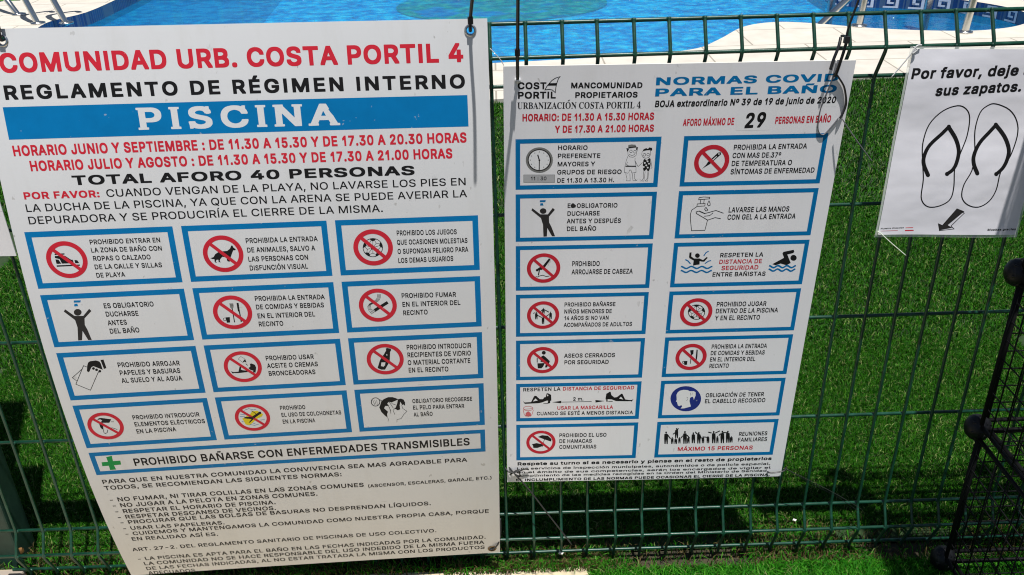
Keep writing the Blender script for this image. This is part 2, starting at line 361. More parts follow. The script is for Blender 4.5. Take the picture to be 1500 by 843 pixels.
post = empty('fence_post', (-.963, .062, 0)); tag(post, 'square green metal fence post at the left end of the mesh panel', 'post')
b = MB(); b.box((-.993, .032, -.02), (-.933, .092, 1.05)); po = b.build('post_tube', M_post, post)
bv = po.modifiers.new('b', 'BEVEL'); bv.width = .004; bv.segments = 2
b = MB(); b.box((-.9955, .0295, 1.0503), (-.9305, .0945, 1.058)); b.build('post_cap', M_black, post)
for z in (.94, .5):
    b = MB(); b.box((-.956, .004, z-.02), (-.926, .0315, z+.02)); b.build('clamp', M_wire, post)
gp = empty('unseen_shadow_post', (-1.045, .07, 0)); tag(gp, 'unseen tall green post added left of the fence post to shade the turf', 'post')  # out of view, added so that its shadow darkens a band of turf
b = MB(); b.box((-1.085, .03, -.02), (-1.003, .11, 2.1)); b.build('post_tube', M_post, gp)
b = MB(); b.box((-1.088, .027, 2.1003), (-1.0, .113, 2.11)); b.build('post_cap', M_black, gp)
b = MB(); b.box((-1.05, -.035, -.03), (-.915, .010, .014)); ck = b.build('kerb_block', M_conc); tag(ck, 'beige concrete block at the foot of the green fence post', 'kerb')
bv = ck.modifiers.new('b', 'BEVEL'); bv.width = .004; bv.segments = 2

# ---------------------------------------------------------------- lettering data
GLYPHS = {'B':{'A':[461,[8,9,12,2,22,0,105,0,118,4,162,125,298,125,342,6,346,2,439,0,450,5,453,14,452,44,285,497,272,500,184,500,175,498,172,492,8,44],[197,229,228,321,232,318,262,229]],
'B':[440,[47,9,51,2,64,0,244,0,288,2,324,10,352,22,380,44,392,58,404,80,411,106,412,176,408,202,398,224,368,264,384,286,393,312,396,339,394,387,389,414,379,436,358,462,336,478,302,493,253,500,60,500,51,498,48,492],[156,106,156,203,231,203,253,200,271,192,284,182,294,172,302,154,304,146,295,128,281,114,266,108,227,103,161,103],[156,304,156,397,244,394,270,383,283,365,288,352,282,339,268,322,253,312,227,304]],
'C':[488,[42,144,60,100,88,60,108,40,130,24,170,6,196,-2,227,-6,293,-4,346,8,390,32,424,64,450,108,462,152,462,184,456,192,359,192,354,188,347,166,338,148,315,123,298,112,276,104,254,100,240,102,214,111,192,124,172,144,161,160,143,206,138,236,138,262,150,316,172,355,205,384,232,396,249,400,262,400,284,394,302,386,320,374,342,346,354,312,359,308,456,308,460,312,462,320,460,359,446,399,428,430,407,454,368,482,337,496,294,504,244,506,196,501,156,489,121,469,87,438,68,412,50,377,38,342,30,298,29,240,33,184]],
'D':[481,[47,9,51,2,64,0,240,0,292,8,324,17,359,36,382,53,412,86,426,110,436,136,448,185,452,256,448,317,438,361,418,405,394,437,363,464,336,478,310,488,262,498,64,500,50,497,46,480],[156,106,156,396,222,396,266,386,292,370,312,352,326,330,334,308,341,282,344,251,341,220,332,188,321,163,310,148,297,134,275,119,252,110,222,104,161,103]],
'E':[408,[47,9,51,2,64,0,358,0,374,5,376,18,376,88,374,97,369,102,161,103,156,106,156,200,350,202,354,204,358,212,358,234,358,295,350,303,156,305,156,396,368,399,372,405,374,414,374,484,370,497,336,500,64,500,50,497,46,480]],
'F':[400,[47,9,51,2,60,0,144,0,154,5,156,18,156,194,332,194,347,198,350,212,350,282,346,295,332,298,156,298,156,396,363,398,370,405,370,414,370,484,366,497,350,500,64,500,51,498,48,492]],
'G':[497,[42,144,60,100,88,60,108,40,130,24,174,4,227,-6,298,-4,350,8,395,34,416,52,434,74,446,96,459,130,464,162,466,192,466,262,465,272,460,276,258,278,244,273,242,262,242,196,245,179,258,175,351,174,342,152,320,125,293,108,258,100,232,104,205,116,186,130,166,152,154,174,144,204,138,236,138,262,150,316,172,355,205,385,244,400,258,400,280,395,310,378,333,355,354,312,359,308,456,308,460,311,463,320,460,359,447,399,425,434,403,457,368,482,337,494,293,504,244,506,196,501,152,488,117,467,86,438,67,412,49,377,36,333,30,280,30,223,33,184]],
'H':[494,[47,9,51,2,60,0,144,0,154,5,156,18,156,204,336,204,338,18,340,5,350,0,416,0,438,0,446,5,448,18,448,480,446,492,444,497,416,500,354,500,342,497,338,484,338,308,244,306,156,308,156,484,152,497,134,500,60,500,50,497,46,480]],
'I':[202,[47,9,56,0,112,0,148,1,155,9,156,484,154,492,148,499,60,500,50,497,46,488]],
'J':[388,[29,91,39,64,62,33,98,9,137,-3,194,-6,242,0,280,16,311,42,331,78,341,126,342,482,340,496,326,500,247,500,238,498,233,491,232,162,230,140,220,121,208,108,190,99,181,98,168,102,147,118,136,135,132,157,132,192,128,202,115,204,32,204,26,201,22,188,23,126]],
'L':[385,[47,9,51,2,60,0,152,0,350,0,358,2,363,9,364,88,358,100,346,103,161,103,156,106,156,484,154,492,148,499,60,500,50,497,46,488]],
'M':[592,[47,9,51,2,60,0,139,0,151,5,154,18,154,220,156,232,248,5,262,0,341,2,348,14,434,232,437,220,437,18,439,5,446,0,468,0,530,0,543,5,546,18,546,480,544,492,541,497,530,500,434,500,416,497,297,190,176,497,148,500,64,500,50,497,46,480]],
'N':[500,[47,9,56,0,112,0,148,1,156,9,156,288,336,4,350,0,434,0,446,2,451,4,454,18,454,480,450,497,438,500,358,500,350,498,345,492,344,224,341,215,162,497,152,500,95,500,60,500,50,497,46,480]],
'O':[508,[42,144,60,100,88,60,108,40,130,24,170,6,196,-2,227,-6,298,-4,342,6,390,32,424,64,452,108,468,152,478,201,479,280,472,333,456,386,429,430,400,460,368,482,328,498,298,504,244,506,196,501,156,489,122,469,100,452,68,412,50,377,38,342,30,298,29,240,33,184],[146,196,138,250,144,296,162,342,178,364,192,375,214,390,232,396,262,400,302,386,324,370,337,356,351,333,362,306,369,276,372,245,368,214,358,184,343,152,324,130,302,114,271,102,254,100,222,107,192,125,172,144,160,162]],
'P':[430,[47,9,51,2,60,0,144,0,154,5,156,18,156,164,253,164,302,172,324,180,350,196,372,216,381,229,394,256,402,286,406,334,402,378,394,409,380,435,363,457,341,474,302,492,253,500,60,500,51,498,48,492],[156,268,156,397,236,396,260,387,280,372,290,356,296,330,290,308,274,286,254,273,236,268,161,266]],
'R':[434,[47,9,51,2,60,0,139,0,152,4,156,18,156,172,214,174,306,5,314,0,341,0,407,0,420,5,422,18,420,48,340,194,372,222,390,251,403,290,406,330,403,383,392,418,372,450,342,475,302,492,253,500,60,500,51,498,48,492],[156,278,156,397,222,398,244,394,270,383,286,365,294,348,296,330,287,308,270,290,253,282,231,278]],
'S':[432,[34,94,46,68,58,50,84,25,122,6,168,-6,238,-8,291,0,335,16,358,32,372,46,388,68,396,85,404,124,403,186,397,208,384,232,362,256,326,278,212,314,177,328,159,341,149,358,159,376,177,390,203,400,225,402,247,396,274,380,286,362,291,340,296,334,392,334,398,340,398,348,394,402,379,436,357,463,326,484,291,498,256,504,199,505,150,499,120,488,89,470,68,450,49,419,40,375,41,318,49,292,58,274,89,244,124,225,264,179,286,164,292,155,295,146,286,129,266,111,243,101,216,96,181,104,159,118,144,138,137,164,133,170,120,173,36,172,30,168,27,155,28,120]],
'T':[434,[22,405,26,400,35,398,162,396,164,9,166,3,176,0,254,0,268,3,272,18,272,396,396,397,408,400,412,414,412,492,408,497,396,500,30,500,26,497,22,488]],
'U':[494,[56,108,70,76,98,42,134,16,156,6,187,-2,258,-7,314,-1,358,14,397,42,412,57,430,86,442,116,446,142,446,494,442,498,434,500,376,500,350,500,340,494,337,174,324,142,305,120,280,106,249,98,218,104,192,119,170,142,158,174,154,494,148,499,139,500,64,500,51,498,46,490,46,481,46,169,48,138]],
'V':[461,[10,453,175,5,188,0,285,2,292,14,452,453,452,492,448,498,434,500,356,500,346,498,342,494,232,176,118,495,105,500,17,500,12,497,8,488]],
'X':[456,[10,9,14,2,23,0,120,2,230,154,335,2,432,0,444,5,447,18,445,48,302,256,302,260,436,453,438,484,434,497,418,500,340,500,326,498,230,356,132,498,36,500,23,496,20,484,21,453,157,256,12,48,10,40]],
'Y':[454,[8,458,171,194,172,18,174,5,188,0,276,2,282,14,283,194,444,453,446,484,444,496,430,500,342,500,332,497,228,326,122,497,109,500,17,500,12,497,8,488]],
'Ñ':[500,[47,9,56,0,112,0,148,1,156,9,156,288,336,4,350,0,434,0,446,2,451,4,454,18,454,480,450,497,438,500,358,500,350,498,345,492,344,224,341,215,162,497,152,500,95,500,60,500,50,497,46,480],[138,514,144,508,152,507,218,508,223,510,227,519,249,511,275,506,310,507,328,511,346,525,358,550,364,585,361,616,350,621,288,621,280,619,271,608,253,617,227,622,192,622,170,616,152,600,141,576,136,546]],
'Á':[461,[8,9,12,2,22,0,105,0,118,4,162,125,298,125,342,6,346,2,439,0,450,5,453,14,452,44,290,488,285,497,278,501,334,585,335,620,329,630,236,632,228,630,224,624,182,536,181,501,171,490,8,44],[197,229,228,321,232,318,262,229]],
'É':[408,[47,9,51,2,64,0,358,0,374,5,376,18,376,88,374,97,369,102,161,103,156,106,156,200,346,202,354,204,358,212,358,290,354,301,341,304,161,304,156,305,156,308,156,397,358,397,368,399,372,403,374,484,370,497,358,500,260,501,314,585,316,620,310,630,209,630,162,536,161,500,60,500,51,498,48,492]],
'0':[438,[50,122,72,69,96,38,132,11,168,-2,225,-6,273,-1,295,6,317,18,334,31,352,50,378,96,395,152,402,218,401,298,392,364,374,412,350,452,326,476,300,492,273,501,242,505,194,505,159,500,132,489,106,470,88,452,72,430,56,394,46,364,38,316,36,258,37,201,40,166],[154,166,145,210,142,250,145,289,154,333,166,359,185,386,207,400,225,402,248,390,265,372,278,350,287,320,293,289,296,245,292,201,284,166,270,135,260,122,239,104,220,98,198,104,182,118,168,135]],
'1':[356,[56,282,60,274,64,272,99,272,156,300,160,300,161,9,165,2,174,0,253,0,266,4,270,18,270,256,270,484,266,496,253,500,183,500,170,494,56,374]],
'2':[438,[50,9,54,2,68,0,371,0,386,5,388,14,388,84,384,100,371,102,230,102,224,106,279,163,340,234,365,273,378,308,381,334,381,374,374,414,366,431,352,453,331,473,309,488,283,498,252,504,195,505,164,501,134,492,107,476,87,458,71,436,59,409,52,378,52,330,54,322,58,320,151,320,156,326,161,356,172,378,186,392,212,402,234,398,252,388,266,374,274,352,264,326,244,295,51,88]],
'3':[438,[38,96,44,78,57,56,83,30,116,10,164,-3,234,-6,282,2,322,19,358,47,375,72,388,108,392,166,385,210,370,242,344,272,320,289,280,306,372,412,374,482,370,496,358,500,76,500,63,499,58,496,54,482,54,416,58,400,72,398,199,398,207,394,134,310,131,267,134,223,142,218,212,216,243,206,270,184,279,166,282,152,274,132,260,116,239,104,212,97,182,104,162,118,148,135,138,166,124,168,41,168,33,162,32,152,33,118]],
'4':[438,[29,102,33,95,42,93,240,93,241,14,244,4,257,0,328,0,340,2,345,5,350,92,398,93,406,97,408,102,408,190,398,196,354,196,348,198,348,317,345,327,336,332,252,332,248,334,318,453,319,488,314,498,226,500,213,496,30,185],[167,198,240,321,241,198,235,196,209,196,174,196]],
'5':[438,[52,91,60,73,73,52,99,26,131,8,178,-4,240,-6,284,2,320,20,336,32,358,56,381,100,390,148,386,218,378,250,364,276,336,309,319,322,292,336,248,345,204,346,174,342,171,346,178,396,363,400,368,408,368,452,368,486,363,498,94,500,80,496,53,262,54,228,64,222,121,216,148,216,187,238,209,242,222,240,244,230,265,210,275,192,280,166,272,140,260,122,240,106,214,98,192,104,170,121,160,135,152,162,148,166,55,166,48,162,46,152,47,118]],
'7':[438,[80,9,84,2,92,0,176,0,189,5,388,400,390,484,386,497,370,500,66,500,53,498,49,492,48,414,53,400,66,398,256,396,82,48,79,40]],
'9':[438,[109,9,116,1,124,0,208,0,220,5,342,185,375,251,384,282,388,322,386,370,376,409,362,439,344,461,322,480,287,497,252,504,208,506,172,503,142,494,116,480,94,462,70,431,58,405,50,370,50,312,54,278,68,242,92,212,120,190,146,178,190,171,193,168,111,48,108,40],[160,322,158,343,172,374,194,394,216,404,238,397,260,380,274,360,280,334,274,310,264,295,248,279,221,268,204,272,186,282,170,300]],
'.':[204,[40,32,54,10,77,-2,121,-4,147,5,161,18,169,40,170,80,161,106,147,120,125,128,86,128,59,120,46,106,38,89,37,54]],
',':[204,[27,-96,31,-102,40,-105,106,-105,118,-100,166,71,166,102,163,112,150,115,70,115,56,110,26,-64]],
':':[204,[40,32,54,10,77,-2,121,-4,147,5,161,18,169,40,170,80,161,106,147,120,125,128,86,128,59,120,46,106,38,89,37,54],[40,274,54,252,77,240,121,238,147,246,161,260,169,282,170,322,161,348,147,362,125,370,86,370,59,362,46,348,38,330,37,296]],
'º':[334,[23,286,34,260,54,234,74,217,104,202,135,195,188,194,219,198,254,212,280,234,291,247,304,269,312,296,317,330,316,384,310,414,300,440,285,462,267,480,245,494,218,502,188,507,135,506,104,500,80,489,60,474,42,455,23,414,17,384,16,344,17,318],[124,335,122,352,126,370,134,388,148,402,162,409,170,410,188,401,197,392,208,370,212,348,202,318,188,300,166,291,152,296,134,313]],
'a':[382,[25,72,38,44,56,24,82,6,113,-4,139,-7,188,-7,210,-4,236,6,254,0,337,2,342,9,342,19,341,278,330,322,310,354,288,370,254,384,205,390,174,390,139,387,112,380,84,366,61,349,46,332,30,300,32,261,38,257,91,242,123,239,95,232,64,219,47,206,34,189,24,164,20,142,20,98],[130,116,130,120,137,129,156,140,232,154,235,151,230,134,218,117,205,106,188,97,170,93,156,96,143,103],[130,244,152,274,170,284,188,290,200,288,214,282,224,274,232,261,230,256,218,253,134,241]],
'c':[387,[32,112,49,72,68,46,94,22,130,3,178,-6,235,-6,274,2,308,20,338,46,358,81,365,103,365,130,362,139,305,155,270,155,264,152,252,125,235,108,213,97,195,96,170,108,146,134,135,164,132,200,138,230,152,257,173,278,195,288,213,286,235,276,252,257,262,235,270,230,300,230,358,245,364,252,363,288,344,328,327,349,304,367,278,380,248,388,217,390,164,389,130,380,101,367,76,348,56,323,42,296,32,270,25,230,24,186,25,152]],
'd':[412,[34,103,48,72,72,37,106,10,134,-1,169,-6,208,-7,244,-2,266,7,274,2,288,0,358,0,366,2,371,6,373,20,373,481,371,494,366,498,283,500,270,496,266,486,266,378,244,386,222,390,182,390,147,388,125,382,104,371,81,356,66,340,54,323,40,296,26,244,24,164],[139,152,132,178,132,200,140,235,151,258,172,279,195,288,213,286,230,276,244,264,254,248,262,226,267,200,266,178,261,156,246,125,222,102,204,96,195,96,178,102,160,116,146,134]],
'e':[394,[32,111,48,72,68,45,103,16,134,2,182,-7,248,-5,288,5,321,24,348,50,364,81,367,116,362,130,305,145,270,144,266,142,252,118,241,108,226,98,204,94,182,100,164,112,148,130,138,147,354,149,368,152,371,156,372,169,372,222,368,257,356,301,338,332,318,354,293,371,266,382,235,389,191,390,151,387,120,378,90,360,68,338,54,320,40,292,29,257,24,218,24,174,26,138],[144,248,152,262,169,277,186,286,200,290,213,287,228,279,243,266,254,248]],
'f':[262,[65,9,66,5,74,0,144,0,162,1,170,9,170,286,237,288,246,295,246,308,246,374,243,383,232,386,176,386,170,387,171,392,176,405,188,414,232,412,240,414,244,418,260,470,259,501,254,508,228,516,166,518,136,514,114,505,91,488,72,462,66,436,63,387,8,386,0,378,-1,304,3,290,12,288,61,288,64,282]],
'g':[413,[39,-53,59,-83,86,-106,125,-124,169,-132,235,-132,278,-124,319,-106,340,-88,351,-75,368,-40,373,-4,374,369,370,382,358,386,283,386,274,384,266,378,244,386,222,390,156,389,134,384,108,374,81,355,62,334,41,299,28,259,24,202,26,140,37,101,54,66,81,38,108,18,113,18,90,16,42,-12,38,-22],[136,8,169,4,217,5,244,9,266,18,260,0,248,-15,230,-26,204,-32,182,-29,164,-20,150,-9],[137,162,131,194,134,216,142,243,156,264,178,282,200,289,222,282,235,274,248,259,258,242,268,198,262,162,255,145,242,128,226,114,208,107,200,106,182,110,167,118,153,132]],
'h':[400,[40,9,44,2,53,0,132,0,144,5,146,18,148,234,154,251,168,270,185,282,202,288,224,282,236,273,245,260,252,238,254,18,256,5,268,0,344,0,356,4,360,9,360,260,356,295,348,322,336,343,320,361,300,375,278,384,242,390,198,390,176,388,150,378,146,383,146,488,142,497,136,500,53,500,44,497,40,488]],
'i':[186,[40,9,43,4,52,0,109,0,136,0,144,5,146,9,146,370,144,380,136,386,52,386,43,383,40,378],[32,422,38,409,47,400,70,390,114,389,133,396,148,409,156,427,157,466,151,488,136,505,118,512,74,512,52,506,38,492,31,475,30,440]],
'j':[186,[-14,-116,-10,-123,2,-126,51,-124,86,-117,104,-108,120,-94,130,-80,140,-59,146,-15,146,363,144,380,139,385,82,388,51,386,42,380,40,7,34,-11,26,-20,16,-23,-6,-24,-13,-28,-16,-42],[32,424,42,405,64,392,108,390,134,397,150,411,156,429,156,468,152,486,138,503,117,512,78,513,56,507,40,494,32,482,30,460]],
'l':[206,[45,51,52,34,62,21,75,10,97,2,132,-2,176,0,198,4,204,12,204,42,194,95,185,100,154,100,149,104,146,112,146,482,144,495,136,500,53,500,44,498,40,490,40,90]],
'n':[400,[40,9,44,2,53,0,132,0,144,5,146,18,148,234,154,251,168,270,185,282,202,288,224,282,236,273,245,260,252,238,254,18,256,5,265,0,312,0,348,0,358,5,360,22,360,246,358,282,354,304,344,330,330,350,312,366,278,384,242,390,185,389,146,376,141,383,132,386,53,386,43,383,40,365]],
'o':[404,[32,112,49,72,68,46,94,22,130,3,164,-6,226,-6,274,2,305,18,336,44,356,72,370,103,378,138,381,186,378,244,366,288,349,322,327,348,304,367,274,381,252,387,213,390,164,389,130,380,101,367,76,348,56,323,42,296,32,270,25,230,24,186,25,152],[136,160,131,191,135,218,144,244,160,267,182,284,200,289,222,284,242,270,261,244,270,218,274,191,264,147,244,116,228,103,213,96,200,94,182,100,169,108,153,125]],
'p':[412,[40,-116,44,-123,53,-126,128,-126,141,-123,146,-112,146,-2,150,6,176,-4,202,-7,246,-6,278,-2,300,6,326,23,348,45,366,72,380,108,388,152,389,218,384,258,374,292,359,324,339,349,308,372,278,385,234,390,180,388,146,376,138,385,128,386,53,386,42,380],[152,156,146,192,147,209,154,236,168,262,185,278,212,289,229,285,246,275,259,262,270,244,281,200,280,178,274,152,257,121,244,108,229,99,216,95,202,97,182,108,172,118,158,138]],
'q':[412,[34,104,47,72,72,37,98,16,124,2,156,-6,208,-7,244,-2,266,7,266,-112,270,-122,283,-126,354,-126,366,-124,370,-120,373,-103,373,367,371,381,366,385,358,386,283,386,274,384,266,377,230,388,169,390,125,382,104,372,81,356,60,332,48,314,37,288,28,258,24,218,24,170,26,138],[139,152,132,178,132,200,136,226,151,258,169,276,191,288,208,288,230,276,244,264,254,248,262,226,267,200,262,156,244,121,217,100,200,94,191,96,175,104,160,116,147,134]],
'r':[267,[40,9,44,2,53,0,132,0,144,5,146,18,148,238,158,260,172,273,185,280,202,286,242,284,256,286,260,300,260,370,259,383,256,388,234,390,185,390,146,380,132,386,53,386,44,384,40,378]],
's':[360,[29,76,42,48,65,24,91,8,130,-4,188,-7,232,-4,276,10,306,32,326,59,334,81,337,98,336,152,322,186,306,205,280,222,249,234,174,252,157,260,146,270,166,286,188,292,210,282,220,270,232,248,236,245,271,244,326,257,330,266,330,301,316,332,298,356,271,375,240,386,214,390,166,390,135,387,108,380,86,370,62,349,42,320,35,288,36,235,50,200,66,182,91,165,122,154,201,134,218,125,224,116,214,106,201,98,174,94,157,100,144,108,134,120,126,142,122,145,86,146,30,133,25,125,24,116,25,94]],
't':[239,[54,62,61,45,73,28,92,12,110,4,144,-3,180,-4,224,2,232,10,233,45,222,94,218,98,210,100,170,98,160,106,157,120,157,287,210,288,222,292,226,304,225,375,221,384,215,386,158,387,156,454,154,462,149,466,56,466,50,454,50,388,8,386,0,379,0,296,8,288,48,288,50,282,50,98]],
'u':[400,[48,75,61,48,80,26,106,8,132,0,158,-4,202,-4,234,2,256,10,260,3,268,0,344,0,356,4,360,22,360,370,357,382,344,386,268,386,260,384,256,380,254,168,252,150,244,132,229,113,212,102,194,98,176,104,164,114,154,128,148,146,145,378,141,384,132,386,53,386,43,382,40,370,40,141,42,102]],
'v':[382,[10,343,139,5,146,0,154,0,229,0,242,4,370,339,372,370,370,382,352,386,277,386,265,383,194,188,190,184,116,383,106,386,18,386,10,378]],
'x':[372,[12,9,16,2,25,0,109,0,122,2,184,96,188,98,250,3,262,0,342,0,350,0,358,5,360,18,360,46,256,194,353,339,356,370,352,383,338,386,258,386,245,384,188,294,130,383,126,385,34,386,22,383,18,370,20,339,117,198,14,48,12,40]],
'y':[382,[36,-114,40,-120,62,-126,110,-128,141,-124,176,-110,192,-96,206,-79,224,-44,369,334,372,352,372,374,370,382,360,386,326,386,277,386,265,382,194,188,190,184,117,382,106,386,62,386,22,386,12,382,9,370,10,339,130,26,120,-4,104,-22,97,-24,62,-22,51,-26,36,-79]],
'z':[374,[30,9,34,2,48,0,325,0,334,0,342,5,344,18,344,88,338,100,198,102,192,106,336,295,338,304,338,370,334,384,320,386,56,386,39,383,36,370,36,300,41,286,176,284,182,282,32,88,30,75]],
'í':[186,[40,9,48,0,92,0,136,0,146,9,146,370,142,387,196,470,198,506,194,514,190,517,102,518,89,514,44,422,44,387,40,370]]},
'M':{'A':[464,[12,5,20,0,102,0,108,5,150,128,222,130,313,130,358,5,363,0,446,0,453,5,452,32,278,499,190,500,180,494,12,32],[182,220,230,364,281,220,276,216,222,216,190,216]],
'B':[443,[52,5,56,1,64,0,252,0,298,4,330,13,358,26,380,45,395,64,405,88,412,114,412,160,408,188,400,210,390,229,376,244,354,261,378,288,390,316,394,352,392,394,384,421,372,444,356,462,334,478,298,493,252,500,60,500,51,494],[144,92,144,206,147,211,243,211,266,206,297,188,316,160,320,142,314,124,302,108,284,95,266,90,234,87,147,87],[145,298,144,408,147,413,234,413,256,410,280,398,298,376,302,357,296,334,284,319,262,304,230,296]],
'C':[492,[44,154,61,108,92,62,124,32,174,6,202,-2,234,-6,294,-4,344,8,390,32,426,68,450,108,462,154,462,173,458,180,376,181,370,177,363,154,350,132,339,118,316,100,289,88,266,84,225,88,198,100,174,118,150,150,136,182,129,209,126,241,126,273,138,324,150,351,162,369,174,383,198,400,225,412,243,416,262,416,284,412,307,404,326,394,350,369,363,346,370,324,376,319,458,320,462,324,463,332,458,364,450,392,428,428,408,452,366,482,330,497,294,504,243,506,202,501,161,488,124,467,92,438,75,415,57,383,44,346,34,296,32,250,34,204]],
'D':[485,[52,5,60,0,220,0,288,8,320,17,360,37,383,55,410,88,434,133,448,188,452,248,449,312,436,362,418,403,394,435,362,463,316,486,262,498,60,500,51,494],[144,92,146,412,230,412,280,400,312,380,326,366,342,339,352,312,358,280,360,242,356,206,344,170,330,142,312,122,294,108,270,98,248,91,216,87,147,87]],
'E':[408,[52,5,60,0,102,0,362,0,373,5,374,78,371,84,366,86,147,87,144,92,144,206,147,209,348,210,355,216,356,224,355,288,353,294,348,296,145,298,146,412,366,414,371,426,371,490,367,499,64,500,56,500,51,494]],
'F':[401,[52,5,56,1,74,0,138,0,144,5,146,202,334,202,346,206,347,280,344,288,147,290,144,293,144,408,147,413,362,414,366,416,368,426,368,490,364,499,64,500,56,500,51,494]],
'G':[501,[44,154,60,108,92,62,124,32,174,6,202,-2,234,-6,294,-4,334,4,380,24,403,40,428,68,443,90,457,122,467,177,466,264,462,268,454,268,266,268,257,266,254,246,254,191,257,184,371,182,372,177,358,140,348,126,326,104,289,88,252,84,225,88,198,101,175,118,156,140,140,172,129,209,125,246,128,282,138,324,150,351,162,369,174,383,198,400,225,412,248,416,266,416,289,411,325,392,348,368,363,342,370,324,376,319,458,320,462,322,464,328,462,356,454,383,435,420,408,452,376,476,344,492,302,503,252,506,202,502,161,489,129,471,102,448,74,415,56,383,44,346,34,296,32,250,34,204]],
'H':[498,[52,5,56,1,74,0,138,0,144,5,145,210,252,212,354,210,356,5,362,0,390,0,440,0,448,5,448,485,444,499,362,500,355,494,353,300,252,299,147,299,144,302,144,494,140,499,134,500,54,499,51,494,50,485]],
'I':[194,[52,5,56,1,74,0,138,0,144,5,144,490,142,497,138,500,60,500,51,494]],
'J':[388,[34,86,49,54,76,24,113,4,159,-6,204,-6,250,4,287,24,315,54,330,86,338,126,336,497,328,500,255,500,246,497,244,492,244,150,240,126,232,108,218,94,200,84,182,80,159,86,136,104,125,122,120,145,120,182,117,191,36,192,29,191,26,182,26,126]],
'L':[385,[52,5,60,0,156,0,348,0,358,2,360,5,360,78,358,86,146,88,144,490,142,497,138,500,60,500,51,494]],
'M':[600,[52,5,56,1,74,0,134,0,141,5,142,296,258,5,262,1,270,0,334,0,342,5,454,290,457,274,458,5,467,0,545,1,549,5,550,14,550,485,549,494,546,499,435,499,302,154,298,158,166,499,54,499,51,494,50,485]],
'N':[504,[52,5,56,1,74,0,138,0,144,5,144,320,147,328,353,2,444,0,454,5,454,485,454,494,450,499,371,500,364,499,361,494,360,184,358,175,152,498,54,499,51,494,50,485]],
'O':[514,[44,154,62,108,92,62,124,33,174,6,202,-2,234,-6,294,-4,339,6,390,32,422,62,446,94,463,132,477,186,482,255,476,317,462,369,439,415,422,438,390,468,353,488,312,501,262,506,211,503,174,494,138,476,115,460,85,428,64,396,44,346,34,296,32,250,34,204],[134,186,126,241,129,292,136,319,150,351,176,383,198,400,216,408,243,416,262,416,289,412,316,400,339,383,352,369,364,351,380,314,387,278,389,241,385,209,374,172,358,138,339,118,316,100,289,88,257,83,225,88,198,100,170,122,150,150]],
'P':[432,[52,5,56,1,74,0,138,0,144,5,146,170,248,170,298,178,320,186,348,202,363,216,381,238,394,266,401,293,404,330,402,376,394,404,380,433,362,456,339,474,298,492,256,499,60,500,51,494],[144,261,145,412,243,412,275,400,293,384,306,362,310,334,303,302,284,276,262,263,238,258,147,256]],
'Q':[514,[44,154,64,103,88,66,124,33,161,12,188,2,234,-6,289,-5,330,4,366,-42,454,-43,458,-38,458,-14,412,48,450,103,470,154,480,204,480,277,477,314,468,354,453,391,430,428,400,460,366,482,339,494,298,504,252,506,202,501,161,488,124,467,92,437,72,410,55,378,44,346,34,295,32,244,35,199],[134,186,126,240,129,290,136,318,150,350,175,382,206,405,234,414,257,417,280,414,307,405,344,378,364,350,378,318,386,290,389,258,387,222,380,186,364,148,353,133,348,132,312,180,225,180,220,172,222,148,269,84,252,84,225,88,198,100,176,116,150,148]],
'R':[436,[52,5,60,0,134,0,142,3,144,178,192,181,226,178,320,2,330,0,412,0,421,5,420,32,330,197,370,229,386,252,400,288,404,320,404,371,391,416,376,444,363,458,339,476,298,492,256,499,60,500,51,494],[144,270,144,408,147,414,224,414,252,410,275,402,299,380,310,352,310,330,300,302,284,284,262,274,238,268,147,268]],
'S':[434,[36,102,51,66,68,44,82,31,118,9,159,-4,223,-8,287,-1,333,16,356,32,372,47,392,79,404,125,400,184,392,207,380,226,360,246,328,267,168,322,146,340,136,362,146,386,168,405,191,415,223,419,250,414,280,399,298,376,306,350,310,346,392,346,397,354,397,372,390,408,378,434,356,462,324,484,287,499,250,505,200,506,168,502,127,490,100,474,72,450,50,408,43,362,48,312,56,294,68,276,95,252,127,234,278,184,306,162,311,143,302,120,282,100,246,84,214,80,182,86,150,103,133,125,122,158,40,160,32,157,31,152]],
'T':[436,[25,420,26,416,34,413,172,412,172,5,180,0,254,0,263,2,265,14,266,412,409,416,412,430,412,490,409,498,400,500,30,500,24,490]],
'U':[499,[60,107,82,66,112,34,152,10,202,-4,270,-7,326,2,371,22,403,48,418,66,435,98,447,144,448,496,440,500,408,500,362,500,356,496,354,185,351,158,336,126,312,102,284,88,248,82,216,88,184,104,163,126,148,158,144,185,143,496,138,500,115,500,60,500,52,496,50,171,53,139]],
'V':[464,[11,472,183,5,194,0,281,2,452,467,453,494,450,499,441,500,368,500,358,497,235,138,230,142,107,494,98,500,16,500,11,494]],
'X':[460,[13,5,22,0,108,0,228,171,232,172,346,4,356,0,433,0,442,1,446,5,447,28,442,37,291,256,436,467,438,490,434,499,341,499,232,338,228,342,122,498,26,499,23,494,23,472,170,256,18,37,12,28]],
'Y':[458,[11,472,181,197,182,5,194,0,272,2,276,10,276,197,444,467,446,476,446,496,436,500,348,499,230,306,112,498,102,500,16,500,11,494]],
'Z':[426,[34,5,38,2,46,0,385,0,394,4,396,78,394,84,390,86,160,88,392,426,393,490,390,499,46,500,38,500,33,494,32,421,38,414,268,412,35,74]],
'Ñ':[504,[52,5,56,1,74,0,138,0,144,5,144,320,147,328,353,2,444,0,454,5,454,485,454,494,450,499,371,500,364,499,361,494,360,184,358,175,152,498,54,499,51,494,50,485],[145,536,147,530,152,528,211,528,216,531,220,542,224,546,262,530,288,526,320,530,339,541,354,563,360,590,359,622,348,626,294,625,289,622,284,606,243,623,216,627,184,624,166,613,154,595,146,568]],
